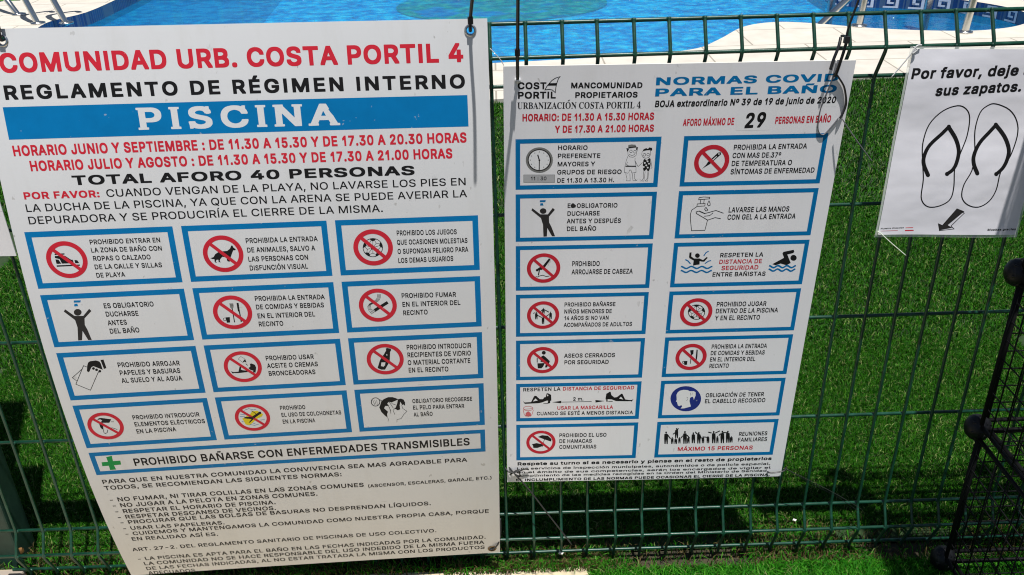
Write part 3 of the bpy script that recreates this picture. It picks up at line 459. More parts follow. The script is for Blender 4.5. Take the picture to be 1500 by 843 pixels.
'Á':[464,[12,5,20,0,102,0,108,5,150,128,222,130,313,130,358,5,363,0,446,0,453,5,452,32,278,499,190,500,180,494,12,32],[182,220,230,364,281,220,276,216,222,216,190,216],[190,517,193,512,198,510,268,512,330,608,330,632,327,636,238,636,191,540]],
'É':[408,[52,5,60,0,102,0,362,0,373,5,374,78,371,84,366,86,147,87,144,92,144,206,147,209,348,210,355,216,356,224,355,288,353,294,348,296,145,298,146,412,366,414,371,426,371,490,367,499,64,500,56,500,51,494],[170,517,173,512,179,510,248,512,310,608,310,632,307,636,224,637,216,634,171,540]],
'Í':[194,[52,5,56,1,74,0,138,0,144,5,144,490,142,497,138,500,60,500,51,494],[56,517,58,512,64,510,134,512,196,608,196,632,192,636,110,637,102,634,56,540]],
'Ó':[514,[44,154,62,108,92,62,124,33,174,6,202,-2,234,-6,294,-4,339,6,390,32,422,62,446,94,463,132,477,186,482,255,476,317,462,369,439,415,422,438,390,468,353,488,312,501,262,506,211,503,174,494,138,476,115,460,85,428,64,396,44,346,34,296,32,250,34,204],[134,186,126,241,129,292,136,319,150,351,176,383,198,400,216,408,243,416,262,416,289,412,316,400,339,383,352,369,364,351,380,314,387,278,389,241,385,209,374,172,358,138,339,118,316,100,289,88,257,83,225,88,198,100,170,122,150,150],[216,516,225,510,252,507,294,513,355,607,354,634,344,637,262,635,216,540]],
'0':[440,[55,122,76,72,100,40,126,18,150,6,172,-2,227,-6,278,0,314,18,332,32,350,52,376,94,394,154,400,223,400,296,390,360,373,410,348,452,319,479,291,494,268,502,227,506,186,504,150,494,126,482,106,465,86,441,68,410,57,383,48,346,42,310,40,204,47,154],[144,154,134,204,130,255,136,310,148,356,168,392,186,408,218,420,236,417,259,404,282,378,294,356,304,319,310,273,310,232,306,191,294,145,282,122,259,96,241,85,218,80,190,90,168,108,151,136]],
'1':[355,[60,288,64,283,88,282,167,320,170,316,170,5,179,0,252,0,261,3,261,497,252,500,184,500,142,458,60,371]],
'2':[440,[55,5,64,0,160,0,374,0,386,5,386,74,384,84,196,88,266,160,334,238,356,270,371,302,378,330,379,357,378,384,372,412,364,430,348,453,329,473,306,488,278,499,246,505,200,506,168,501,142,492,114,477,92,458,70,426,58,380,56,344,59,332,142,332,146,336,151,371,160,389,172,403,186,412,214,420,238,416,264,402,282,380,288,357,281,330,256,290,55,74]],
'3':[440,[40,99,56,62,80,36,114,14,160,-2,219,-6,278,1,316,17,342,34,356,48,377,81,388,120,390,168,381,209,364,241,342,264,306,286,260,300,370,425,369,497,360,500,315,500,72,500,62,497,60,424,64,414,228,414,232,411,140,305,140,232,146,226,219,224,256,212,273,200,283,188,292,168,296,150,288,120,269,100,242,86,214,80,178,88,155,100,136,124,130,150,126,154,40,154,36,150,36,136]],
'4':[440,[33,101,42,96,252,96,254,10,256,2,334,0,343,5,344,92,348,96,398,96,407,100,408,165,408,178,402,183,348,184,344,188,343,320,334,325,293,325,261,325,254,320,252,184,151,184,148,188,310,462,314,476,314,494,311,498,234,500,226,499,222,494,32,174]],
'5':[440,[57,90,73,58,104,26,146,4,188,-5,248,-4,288,6,326,26,348,47,360,62,371,81,382,113,388,145,388,182,385,209,376,241,353,282,320,313,280,333,256,338,220,340,188,338,160,330,158,332,166,410,170,414,362,415,366,424,366,488,362,498,96,500,86,497,58,260,60,234,138,225,170,242,192,250,216,253,234,249,261,234,280,214,292,186,295,164,289,136,270,106,242,88,216,80,192,86,165,102,149,122,141,150,138,153,55,153,52,150,50,132]],
'7':[440,[85,5,94,0,158,0,176,1,180,5,386,415,388,490,384,499,66,500,58,500,53,494,52,421,58,414,278,412,86,32]],
'.':[198,[42,33,55,11,74,-1,106,-4,132,1,146,12,158,33,160,60,156,83,143,102,124,112,87,114,68,109,58,102,44,83,41,60]],
',':[198,[31,-104,35,-108,53,-110,99,-109,106,-104,154,70,154,97,144,100,72,100,60,97,30,-82]],
':':[198,[42,33,55,11,74,-1,106,-4,132,1,146,12,158,33,160,60,156,83,143,102,124,112,87,114,68,109,58,102,44,83,41,60],[43,284,55,262,74,251,106,248,128,251,146,264,156,280,160,312,156,334,143,353,124,364,87,366,68,360,58,353,44,334,41,312]],
'(':[276,[100,50,123,-14,160,-86,238,-88,246,-83,246,-60,204,36,183,104,172,160,169,206,173,264,182,315,208,406,246,498,246,521,242,526,160,526,131,470,108,406,86,310,78,224,82,130]],
')':[276,[30,-83,39,-88,108,-88,117,-84,144,-32,172,36,187,91,194,132,198,182,198,232,194,283,186,338,172,393,152,452,132,498,117,525,112,528,39,528,32,526,30,521,30,498,57,438,88,342,102,264,107,206,104,160,93,104,63,13,30,-60]],
'-':[440,[100,176,110,172,334,172,338,182,338,254,324,258,105,258,100,250]],
'º':[332,[26,298,36,270,52,248,70,230,102,212,138,203,184,202,214,206,248,220,276,242,290,262,303,288,308,308,312,340,312,385,306,412,295,440,280,462,262,480,239,494,212,503,184,507,148,507,120,503,92,494,56,468,36,440,28,422,20,372,20,326],[111,334,108,358,114,385,124,404,143,420,161,427,176,426,198,415,212,399,223,366,222,340,212,312,193,291,180,284,166,282,148,286,124,305]],
'a':[382,[28,72,42,43,60,22,88,5,115,-4,152,-8,198,-5,225,3,248,16,252,2,257,0,336,2,338,11,337,276,327,317,305,350,289,362,252,379,184,386,152,384,115,375,88,362,65,344,50,326,34,294,34,272,38,268,92,251,115,251,120,253,134,275,148,288,170,298,193,302,220,295,234,285,242,272,246,253,230,244,110,226,74,212,54,198,35,176,26,148,24,102],[116,107,116,116,120,126,142,144,184,154,247,162,246,134,235,112,220,96,198,82,170,76,151,80,129,90]],
'b':[414,[44,6,46,2,53,0,126,0,131,3,136,19,163,2,200,-6,254,-6,286,2,323,24,351,52,371,89,384,134,388,185,384,240,371,290,351,326,330,350,304,368,285,377,254,384,208,386,182,383,163,378,136,361,134,492,131,498,126,500,53,500,45,496,44,492],[140,146,134,185,135,212,144,249,162,276,186,294,214,302,240,296,262,281,279,258,288,240,296,194,292,162,286,139,278,121,265,102,240,84,218,78,200,80,176,91,163,102,148,126]],
'c':[388,[35,116,52,75,73,44,105,18,137,2,182,-7,233,-6,270,2,306,20,332,43,352,73,362,102,360,126,302,142,278,141,263,112,246,94,214,80,196,78,178,82,154,98,134,126,122,162,118,185,120,208,130,244,142,268,164,289,188,300,201,301,220,298,246,286,263,268,274,244,278,240,302,240,356,254,361,262,361,281,342,322,323,345,299,364,270,377,238,384,196,386,160,383,136,377,105,362,82,344,60,318,45,290,35,262,28,226,27,190,28,153]],
'd':[414,[37,107,50,74,71,43,100,16,129,2,174,-7,224,-6,252,2,278,19,284,4,288,0,368,2,370,11,370,486,370,496,366,499,288,500,281,496,278,361,252,378,233,383,206,386,160,384,130,377,110,368,84,350,71,336,58,318,44,290,30,240,28,166],[124,148,118,185,122,226,132,254,148,276,174,296,201,302,224,296,246,282,260,268,270,249,278,222,280,194,278,162,272,139,252,102,238,90,214,80,196,78,174,84,146,107,133,126]],
'e':[395,[38,107,51,75,73,44,105,18,137,2,188,-7,242,-6,284,4,319,25,339,43,359,75,364,94,364,112,361,116,302,131,284,131,278,130,265,106,246,89,220,78,196,78,174,84,148,102,128,130,122,153,356,155,368,158,370,212,364,258,353,294,335,326,314,350,288,368,260,378,233,384,196,386,156,382,123,372,96,356,78,340,59,316,43,286,32,249,27,208,28,166],[124,240,136,262,156,284,178,297,201,302,224,297,243,286,263,262,272,240,270,237,246,237,128,237]],
'g':[414,[43,-60,66,-92,96,-114,132,-130,174,-137,233,-136,274,-129,316,-111,343,-87,362,-55,370,-10,371,370,368,380,361,382,288,381,284,378,278,361,260,374,233,383,188,386,150,383,128,376,100,362,78,343,64,326,46,297,38,274,30,242,27,206,28,169,32,132,41,100,58,68,78,45,93,32,118,18,142,10,174,4,224,6,252,13,278,30,280,14,276,-10,270,-23,249,-42,233,-49,201,-54,174,-50,149,-36,118,-4,96,-2,44,-32],[126,151,118,188,121,220,134,256,150,278,174,295,201,302,232,292,250,279,264,260,272,242,281,196,275,151,267,132,254,114,238,100,214,90,196,89,178,93,160,102,146,115,133,132]],
'i':[178,[44,5,52,0,112,0,130,1,134,5,134,371,130,381,52,382,44,376],[35,440,44,421,66,408,102,406,120,410,135,421,144,440,146,472,140,490,129,503,108,512,75,513,58,508,46,499,36,485,34,467]],
'l':[199,[50,48,66,21,76,12,94,4,122,-2,150,-2,190,3,195,8,196,30,184,80,176,84,144,84,138,90,135,104,134,488,133,496,126,500,53,500,46,496,44,492,44,90]],
'm':[584,[44,5,53,0,117,0,128,0,134,5,136,248,144,270,156,284,176,297,195,302,214,298,227,290,236,280,245,261,247,5,254,0,332,1,337,10,338,252,346,270,360,288,374,296,396,302,419,296,433,286,444,270,448,256,450,5,460,0,529,0,538,3,539,270,530,316,515,344,493,366,474,377,451,384,428,388,382,386,355,380,332,368,304,345,291,362,278,373,240,386,208,388,182,386,158,378,136,364,131,378,126,382,47,380,44,371]],
'n':[400,[44,5,53,0,117,0,128,0,134,5,136,238,146,266,162,284,182,295,204,301,222,298,240,288,254,272,264,252,266,229,267,5,278,0,346,0,355,3,357,238,354,280,340,325,328,344,310,362,272,380,236,386,182,383,154,374,136,362,131,378,126,381,47,380,44,371]],
'o':[406,[35,116,47,84,66,52,88,30,124,6,160,-4,210,-8,246,-4,290,11,318,30,346,62,363,94,373,126,378,166,376,230,368,272,352,308,334,334,310,354,280,372,246,383,210,386,169,384,136,377,105,362,82,344,60,318,45,290,35,262,28,226,27,190,28,153],[125,148,118,185,122,217,132,250,150,276,174,294,201,302,233,294,252,280,267,262,276,244,284,222,288,194,284,162,278,139,270,121,256,102,238,88,220,80,201,78,174,84,154,98,142,112]],
'p':[414,[44,-126,53,-130,117,-130,128,-130,134,-126,136,18,163,2,190,-6,227,-8,264,-4,286,2,314,16,344,44,362,71,378,108,386,154,387,213,382,254,370,290,350,327,330,350,304,368,272,380,240,386,182,383,158,376,136,360,132,378,126,382,53,382,45,378],[140,144,134,176,135,213,145,250,158,272,172,286,186,294,214,302,240,296,259,283,282,254,292,226,296,194,293,162,287,140,282,126,266,103,236,82,218,78,200,80,176,90,162,103,148,126]],
'r':[263,[44,5,53,0,117,0,128,0,134,5,134,229,137,248,144,264,153,274,176,292,200,298,240,295,251,298,253,376,250,384,182,385,158,380,136,366,131,378,126,381,53,382,47,380,44,376]],
's':[360,[33,76,50,43,70,23,97,6,143,-6,198,-7,239,-2,271,10,304,34,326,66,333,98,332,144,318,176,303,194,276,212,248,222,161,244,143,254,134,262,131,272,136,281,148,292,166,301,184,304,202,301,216,294,230,281,242,258,248,254,271,254,321,266,326,272,326,294,312,326,294,351,271,368,244,380,212,386,170,386,138,382,106,373,84,360,66,345,47,317,38,281,42,230,59,198,79,180,105,166,216,136,231,126,240,112,232,98,216,86,188,77,170,78,148,84,134,94,122,107,114,130,88,132,33,120,29,116,28,94]],
't':[234,[60,60,76,28,98,10,116,2,148,-4,198,-2,222,3,225,10,225,28,212,82,203,84,162,82,153,88,146,102,146,294,148,299,208,299,216,303,217,372,212,380,208,382,148,382,146,386,146,458,139,465,66,466,57,463,55,386,52,382,6,381,2,376,3,303,11,299,52,299,55,294,55,97]],
'u':[401,[54,74,64,50,85,25,112,7,136,0,163,-4,208,-3,236,4,268,19,269,5,276,0,346,0,355,3,355,379,346,382,282,382,268,378,266,160,264,138,256,119,240,100,218,86,195,81,172,86,154,100,144,114,136,138,134,375,126,382,47,380,44,370,44,138,46,106]],
'v':[382,[12,352,145,5,154,0,232,0,236,5,370,352,368,378,360,382,277,380,190,142,104,380,16,381,12,376]],
'á':[382,[28,72,42,43,60,22,88,5,115,-4,152,-8,198,-5,225,3,248,16,252,2,257,0,336,2,338,11,337,276,327,317,305,350,289,362,252,379,184,387,152,384,115,375,88,362,65,344,50,326,34,294,34,272,38,268,92,251,115,251,120,253,134,275,148,288,170,298,193,302,220,295,234,285,242,272,246,253,230,244,110,226,74,212,54,198,35,176,26,148,24,102],[116,107,116,116,120,126,142,144,184,154,247,162,246,134,235,112,220,96,198,82,170,76,151,80,129,90],[144,400,146,395,152,392,216,392,222,395,282,486,284,514,276,518,193,518,188,514,145,422]],
'í':[178,[44,5,53,0,117,0,128,0,134,5,134,371,132,380,126,382,53,382,47,380,44,376],[48,398,51,394,58,392,124,394,188,490,186,516,176,518,94,517,48,421]],
'ó':[406,[35,116,47,84,66,52,88,30,124,6,160,-4,210,-8,246,-4,290,11,318,30,346,62,363,94,373,126,378,166,376,230,368,272,352,308,334,334,310,354,280,372,246,383,206,386,169,384,136,377,105,362,82,344,60,318,45,290,35,262,28,226,27,190,28,153],[125,148,118,185,122,217,132,250,150,276,174,294,201,302,233,294,252,280,267,262,276,244,284,222,288,194,284,162,278,139,270,121,256,102,238,88,220,80,201,78,174,84,154,98,142,112],[161,400,162,396,169,392,238,394,300,486,301,514,297,518,288,518,214,518,206,514,162,422]]},
'R':{'A':[468,[14,4,19,0,91,0,138,129,142,136,324,136,328,132,334,120,376,0,452,0,454,10,452,20,281,485,276,497,272,500,195,500,190,496,19,26],[166,206,233,414,301,206]],
'C':[497,[50,151,72,98,109,51,156,17,190,4,242,-6,299,-4,352,11,388,32,420,60,448,104,462,146,464,160,461,168,390,168,378,137,364,113,337,88,308,74,284,68,256,66,208,74,190,84,166,102,151,116,138,137,117,194,112,237,113,280,119,313,128,342,151,384,165,399,190,416,218,428,237,433,266,434,290,432,332,414,348,404,366,384,380,361,390,332,461,332,464,342,454,380,444,404,425,432,394,464,366,482,342,493,299,504,242,506,204,500,170,490,137,472,99,438,80,413,62,380,48,342,38,290,36,246,40,194]],
'D':[490,[56,4,60,0,218,0,260,3,294,10,332,23,370,46,392,67,414,96,432,129,446,176,452,229,450,306,438,358,418,400,392,434,360,462,313,486,256,498,60,500,56,497],[132,72,132,429,237,430,289,418,318,402,342,379,358,353,373,306,378,253,376,210,368,176,353,138,342,121,328,110,328,105,298,87,270,78,222,70,136,70]],
'E':[410,[56,4,60,0,366,0,370,2,370,67,366,70,136,70,132,72,132,76,132,215,136,218,346,218,351,219,352,224,351,286,136,288,132,291,132,429,366,431,368,434,368,486,366,500,60,500,56,497]],
'G':[507,[50,151,72,98,108,51,156,17,190,4,242,-6,308,-2,346,8,394,34,430,70,442,89,456,118,465,151,468,180,469,251,466,258,270,258,268,256,268,228,268,194,270,190,390,190,392,180,386,151,378,132,370,118,346,92,318,76,299,70,275,66,246,66,208,74,190,84,166,102,144,128,126,166,117,194,112,237,113,280,118,313,128,342,144,375,164,399,190,416,208,426,237,433,270,434,303,428,322,419,346,402,358,390,370,375,390,332,394,332,461,332,465,337,458,370,436,418,408,450,375,476,342,492,308,502,270,506,222,504,180,494,142,476,113,453,89,428,66,389,48,342,38,290,36,246,40,194]],
'H':[503,[56,4,60,0,127,0,132,4,132,220,370,221,372,5,375,0,446,0,448,491,446,500,380,500,372,496,370,290,133,291,132,496,127,500,60,500,56,497]],
'I':[187,[56,4,60,0,127,0,132,5,132,496,127,500,60,500,56,496]],
'L':[386,[56,4,60,0,351,0,356,0,358,5,356,68,136,70,132,72,132,496,127,500,60,500,56,496]],
'M':[610,[56,4,60,0,122,0,128,0,130,5,128,348,132,360,170,256,260,29,275,0,337,0,340,5,475,357,479,344,478,5,484,0,552,0,554,5,554,491,551,500,456,500,452,496,332,186,308,113,304,112,276,196,158,496,151,500,60,500,56,497]],
'N':[510,[56,4,60,0,127,0,132,5,132,379,196,272,370,0,452,0,455,5,455,491,451,500,384,500,378,496,379,138,378,129,375,127,346,176,142,499,60,500,56,497]],
'O':[520,[50,151,72,98,110,51,156,17,190,4,242,-6,294,-4,352,11,390,33,410,51,448,98,467,142,480,204,482,270,478,318,464,366,443,408,422,437,390,467,352,489,308,502,261,506,218,503,170,490,137,471,99,438,80,413,62,380,48,342,38,290,36,246,40,194],[122,175,112,237,116,299,125,332,139,366,151,384,156,386,166,400,190,416,218,429,246,434,275,434,304,428,337,412,354,399,376,375,394,337,404,299,408,260,406,218,398,175,380,132,362,108,346,94,313,75,275,66,246,66,208,74,174,94,151,116,138,137]],
'P':[435,[56,4,60,0,127,0,132,4,134,176,246,178,298,186,318,193,346,210,360,223,380,248,394,282,400,306,403,338,400,372,395,396,380,430,360,454,337,474,298,491,260,498,60,500,56,497],[132,248,132,429,246,430,280,421,306,400,322,372,326,334,318,296,298,270,275,254,246,247]],
'Q':[520,[50,150,65,112,89,74,132,32,156,17,199,1,242,-6,294,-4,342,8,384,-45,457,-45,460,-36,454,-26,404,40,404,46,431,74,448,98,462,126,476,174,480,202,483,250,479,308,470,350,446,402,426,432,390,466,352,489,322,499,280,506,228,504,184,494,142,474,108,447,89,426,66,388,50,350,40,308,36,250,40,193],[124,169,112,226,112,264,116,298,124,331,138,364,150,384,166,399,199,422,228,431,266,434,294,431,313,424,338,412,361,392,382,364,394,336,405,293,408,250,405,208,398,174,382,136,361,108,356,106,308,166,237,167,232,164,232,154,294,69,266,66,228,69,190,83,166,101,150,117,138,136]],
'R':[439,[56,4,60,0,127,0,132,4,132,186,232,188,242,176,336,0,418,0,421,10,417,20,318,200,322,207,337,212,354,224,356,229,360,230,380,253,398,296,403,329,401,377,389,416,369,448,337,476,298,492,260,498,60,500,56,497],[132,262,132,429,232,431,256,428,289,416,313,396,324,368,326,329,320,306,312,291,294,274,270,263,246,259,136,258]],
'S':[436,[40,102,54,68,72,44,87,30,130,6,178,-6,235,-8,292,0,329,16,354,32,374,54,397,97,402,140,397,182,388,202,375,220,350,244,316,262,192,301,154,318,134,335,128,344,123,364,124,378,132,397,154,418,182,432,226,438,254,434,278,426,292,417,312,392,321,362,392,360,395,364,394,378,386,416,372,440,346,468,302,494,259,504,206,506,154,497,120,483,97,468,82,455,57,416,48,378,48,350,56,316,68,292,92,268,135,242,264,202,288,193,311,178,324,158,328,140,324,120,314,102,292,82,264,68,235,63,197,64,159,74,139,87,118,116,111,145,82,146,36,144,34,135]],
'U':[504,[62,121,79,78,108,43,146,16,194,-2,256,-8,289,-6,322,1,370,22,404,50,430,88,443,121,448,145,448,498,442,500,380,500,373,498,372,174,363,131,346,104,318,80,289,68,256,64,222,68,194,76,180,84,160,102,140,131,132,174,132,498,122,500,56,498,56,169]],
'V':[468,[14,486,192,5,195,0,276,0,452,482,454,496,448,500,400,500,381,500,374,496,276,215,238,94,233,93,195,212,94,496,90,500,19,500,14,496]],
'Y':[461,[14,486,192,200,192,5,195,0,266,0,268,200,444,482,447,496,438,500,366,500,362,498,273,353,233,282,228,283,189,353,100,497,95,500,19,500,14,496]],
'Í':[187,[56,4,60,0,127,0,132,5,132,496,127,500,60,500,56,496],[62,534,122,533,186,630,184,642,108,642,63,548]],
'.':[190,[48,30,58,10,71,1,88,-4,117,-2,132,7,146,29,148,54,142,72,132,86,112,96,88,98,70,92,57,82,48,68,46,48]],
',':[190,[34,-110,39,-114,92,-114,139,54,144,72,142,82,64,82]]},
'S':{'A':[479,[-8,6,-4,1,18,0,138,2,138,20,100,26,82,50,83,66,110,138,116,145,199,145,276,145,299,94,310,44,292,26,254,20,254,2,473,0,486,6,484,20,473,21,454,34,416,104,284,428,242,512,224,510,42,55,24,31,-4,21],[127,181,194,348,262,181,259,178,232,177,138,177]],
'B':[486,[20,6,22,2,72,0,324,4,390,25,434,64,446,82,458,116,458,165,453,186,434,214,400,244,328,269,330,274,384,294,426,340,435,378,432,412,424,433,406,457,384,474,357,485,302,496,253,501,17,499,19,482,50,478,72,460,80,433,82,384,80,60,74,44,61,30,39,20,22,20],[202,50,200,252,264,250,296,234,315,214,326,186,332,138,325,88,314,60,280,32,231,28,209,37],[201,280,200,428,205,460,209,468,226,474,274,469,298,450,310,417,310,334,293,302,264,284,242,278]],
'C':[514,[37,175,54,126,89,74,128,35,194,2,254,-10,325,-9,396,12,440,40,491,98,472,112,467,112,407,57,363,36,320,26,264,32,237,42,215,58,186,98,170,142,158,208,158,301,164,350,192,427,226,466,264,484,320,483,368,464,420,416,442,383,460,340,478,338,480,509,462,511,440,480,424,478,407,480,390,490,336,506,259,511,188,496,128,462,76,410,54,372,42,340,30,279,30,214]],
'I':[286,[17,6,20,1,75,0,256,0,270,6,267,20,234,28,212,39,200,88,200,428,205,455,212,466,240,479,267,480,267,500,15,499,16,482,20,480,48,478,72,466,82,444,83,428,82,72,70,38,48,26,20,20]],
'L':[468,[20,6,22,1,176,0,434,0,442,6,468,160,466,168,461,170,446,165,430,126,398,77,357,48,296,32,253,31,214,38,202,55,203,444,208,460,220,472,274,482,274,499,18,499,18,482,44,478,73,460,79,450,82,390,80,60,68,34,39,20,22,20]],
'N':[542,[20,10,26,0,162,0,182,5,179,20,146,26,130,36,117,66,118,379,442,-12,463,-6,462,427,474,466,497,478,524,480,526,498,362,498,362,482,409,472,420,460,426,444,426,190,172,498,22,498,20,482,42,474,83,427,83,88,80,54,70,32,42,21,26,20]],
'O':[576,[39,175,60,120,85,83,131,38,184,8,238,-8,294,-12,337,-8,392,8,444,38,490,83,510,109,532,153,543,192,548,274,526,361,516,383,474,437,430,474,386,496,321,511,260,511,206,501,140,468,104,438,60,378,44,345,33,296,31,230],[171,131,160,219,160,301,166,350,186,416,204,449,233,473,260,484,316,482,354,462,366,449,399,388,405,361,416,301,416,219,399,104,384,71,348,30,321,18,272,14,233,30,204,60,187,88]],
'P':[458,[20,6,22,1,44,0,264,2,264,20,224,28,211,39,202,60,200,225,302,227,346,234,384,250,424,286,446,334,448,390,430,433,395,469,352,491,318,496,253,501,18,499,18,482,22,480,44,478,68,466,80,433,82,390,80,60,68,34,39,20,22,20],[200,252,202,455,214,468,226,472,253,474,286,462,310,433,320,384,315,307,291,272,264,256,231,255,226,250]],
'R':[518,[20,6,22,1,44,0,264,2,264,20,224,28,211,39,202,60,204,233,220,232,227,225,368,5,384,0,521,1,524,17,500,26,474,55,350,242,350,247,390,260,422,283,453,329,458,378,452,412,441,433,417,459,368,486,308,496,242,501,18,499,18,482,22,480,44,478,68,466,80,433,82,390,80,60,68,34,39,20,22,20],[200,258,202,450,209,463,231,472,280,468,310,450,326,417,332,368,326,312,304,280,286,267,242,256]],
'S':[428,[48,-6,53,-10,70,-9,80,10,91,13,174,-8,261,-8,310,8,352,38,372,66,390,98,396,142,390,197,373,230,343,262,316,280,196,337,168,356,139,383,132,416,144,460,168,478,206,488,244,483,261,478,300,449,340,394,353,350,370,348,370,512,354,512,343,494,332,488,305,492,261,506,206,512,157,506,130,495,96,472,68,432,56,400,56,334,77,284,118,244,152,222,272,160,296,136,307,104,300,66,272,30,250,20,179,20,152,32,123,54,94,93,70,174,53,174,48,148]],
'T':[464,[102,6,122,0,188,0,346,0,360,6,357,20,330,21,304,34,296,44,290,66,289,472,330,472,374,456,408,422,424,390,431,351,445,348,450,368,450,499,12,499,12,362,18,348,32,351,44,400,55,422,88,456,132,474,172,472,172,82,166,50,154,32,144,26,105,20]],
'U':[540,[89,96,108,52,138,20,164,4,214,-10,328,-10,378,6,416,35,446,80,463,151,465,436,476,464,518,485,515,500,362,500,359,496,362,480,389,477,416,464,429,441,430,151,424,112,407,74,398,63,367,38,334,28,302,26,263,29,238,42,218,63,201,107,202,446,208,463,222,474,263,480,266,496,263,500,22,500,16,490,22,482,60,470,72,458,78,441,80,146]],
'Z':[485,[22,12,28,1,55,0,433,0,448,6,464,165,464,176,455,180,443,170,430,132,412,99,384,68,362,53,340,43,286,31,168,34,436,466,446,488,446,499,62,499,50,347,66,346,99,417,143,456,176,468,269,471,296,470,299,466]],
'4':[412,[11,143,16,138,42,137,214,138,214,88,208,60,185,44,132,39,136,2,372,0,392,6,392,39,338,50,326,60,320,88,322,138,394,139,398,143,398,165,394,185,322,186,322,499,321,521,316,525,218,526,24,208,10,181],[62,186,176,373,218,450,220,444,214,438,214,186]]},
'C':{'P':[476,[17,10,22,2,30,0,178,2,182,10,182,46,178,52,155,54,152,58,152,161,154,166,253,166,302,174,324,183,348,196,363,210,381,232,394,259,402,290,405,326,404,366,398,397,387,424,369,450,348,468,324,483,302,492,258,499,30,500,18,496,16,464,19,450,26,447,46,446,48,442,48,58,46,54,26,53,19,50],[152,268,152,402,240,401,266,392,284,376,296,357,300,330,291,299,276,280,258,270,231,263,155,262]],
'I':[244,[17,10,22,2,30,0,168,0,178,2,182,7,180,50,173,53,154,54,152,58,152,442,154,446,173,447,180,450,183,486,181,496,178,498,30,500,22,498,17,491,19,450,26,447,46,446,48,442,48,58,46,54,26,53,19,50]],
'S':[478,[38,6,46,0,86,1,92,6,96,19,123,6,167,-5,225,-8,274,-4,314,7,340,20,358,32,382,60,392,77,401,104,404,153,399,198,380,233,354,258,318,278,217,309,176,324,155,340,144,358,154,378,171,394,194,404,220,408,252,402,272,390,290,367,298,340,318,336,323,328,363,327,376,337,394,340,398,354,396,394,387,420,374,443,373,492,368,498,328,500,321,496,318,490,314,490,287,499,252,505,198,505,162,501,131,492,104,480,82,463,64,443,54,425,44,398,40,349,46,309,54,286,66,269,91,247,126,228,270,181,290,166,301,148,292,126,274,108,247,96,216,90,180,98,156,113,141,130,132,162,126,168,56,169,33,166,28,158,28,135,37,86]],
'C':[534,[42,150,62,102,89,61,110,40,133,24,160,10,186,2,214,-4,249,-6,312,-2,360,14,382,27,408,48,434,79,450,110,462,155,462,177,458,187,445,190,365,188,360,185,352,159,342,142,316,115,298,105,276,97,254,94,236,96,196,114,175,132,158,155,140,200,133,253,142,308,156,342,168,360,182,375,204,391,244,405,258,406,284,400,316,385,330,374,344,356,360,316,365,312,445,310,458,313,462,320,462,346,450,391,431,427,431,489,428,498,418,500,382,499,377,494,374,478,338,495,302,503,262,506,214,504,159,489,133,476,110,460,90,440,65,404,52,378,38,333,32,298,30,235,34,186]],
'N':[546,[17,10,22,2,30,0,168,0,181,5,183,36,180,50,173,53,155,54,152,58,152,290,155,298,342,3,356,0,450,2,454,18,454,446,476,447,482,450,485,486,480,498,334,500,320,496,318,464,321,450,329,447,347,446,350,442,350,210,347,201,183,460,181,496,173,500,110,500,30,500,18,496,16,464,19,450,26,447,46,446,48,442,48,58,46,54,26,53,19,50]],
'A':[507,[-22,10,-18,2,-8,0,138,2,144,10,144,40,142,50,133,54,134,58,157,125,304,126,330,54,322,50,319,45,318,14,322,4,334,0,468,0,478,1,483,5,484,36,482,50,478,52,450,54,446,56,286,494,281,498,188,500,176,496,18,62,14,54,-13,53,-20,50],[192,228,228,332,232,334,268,224,196,224]]}}
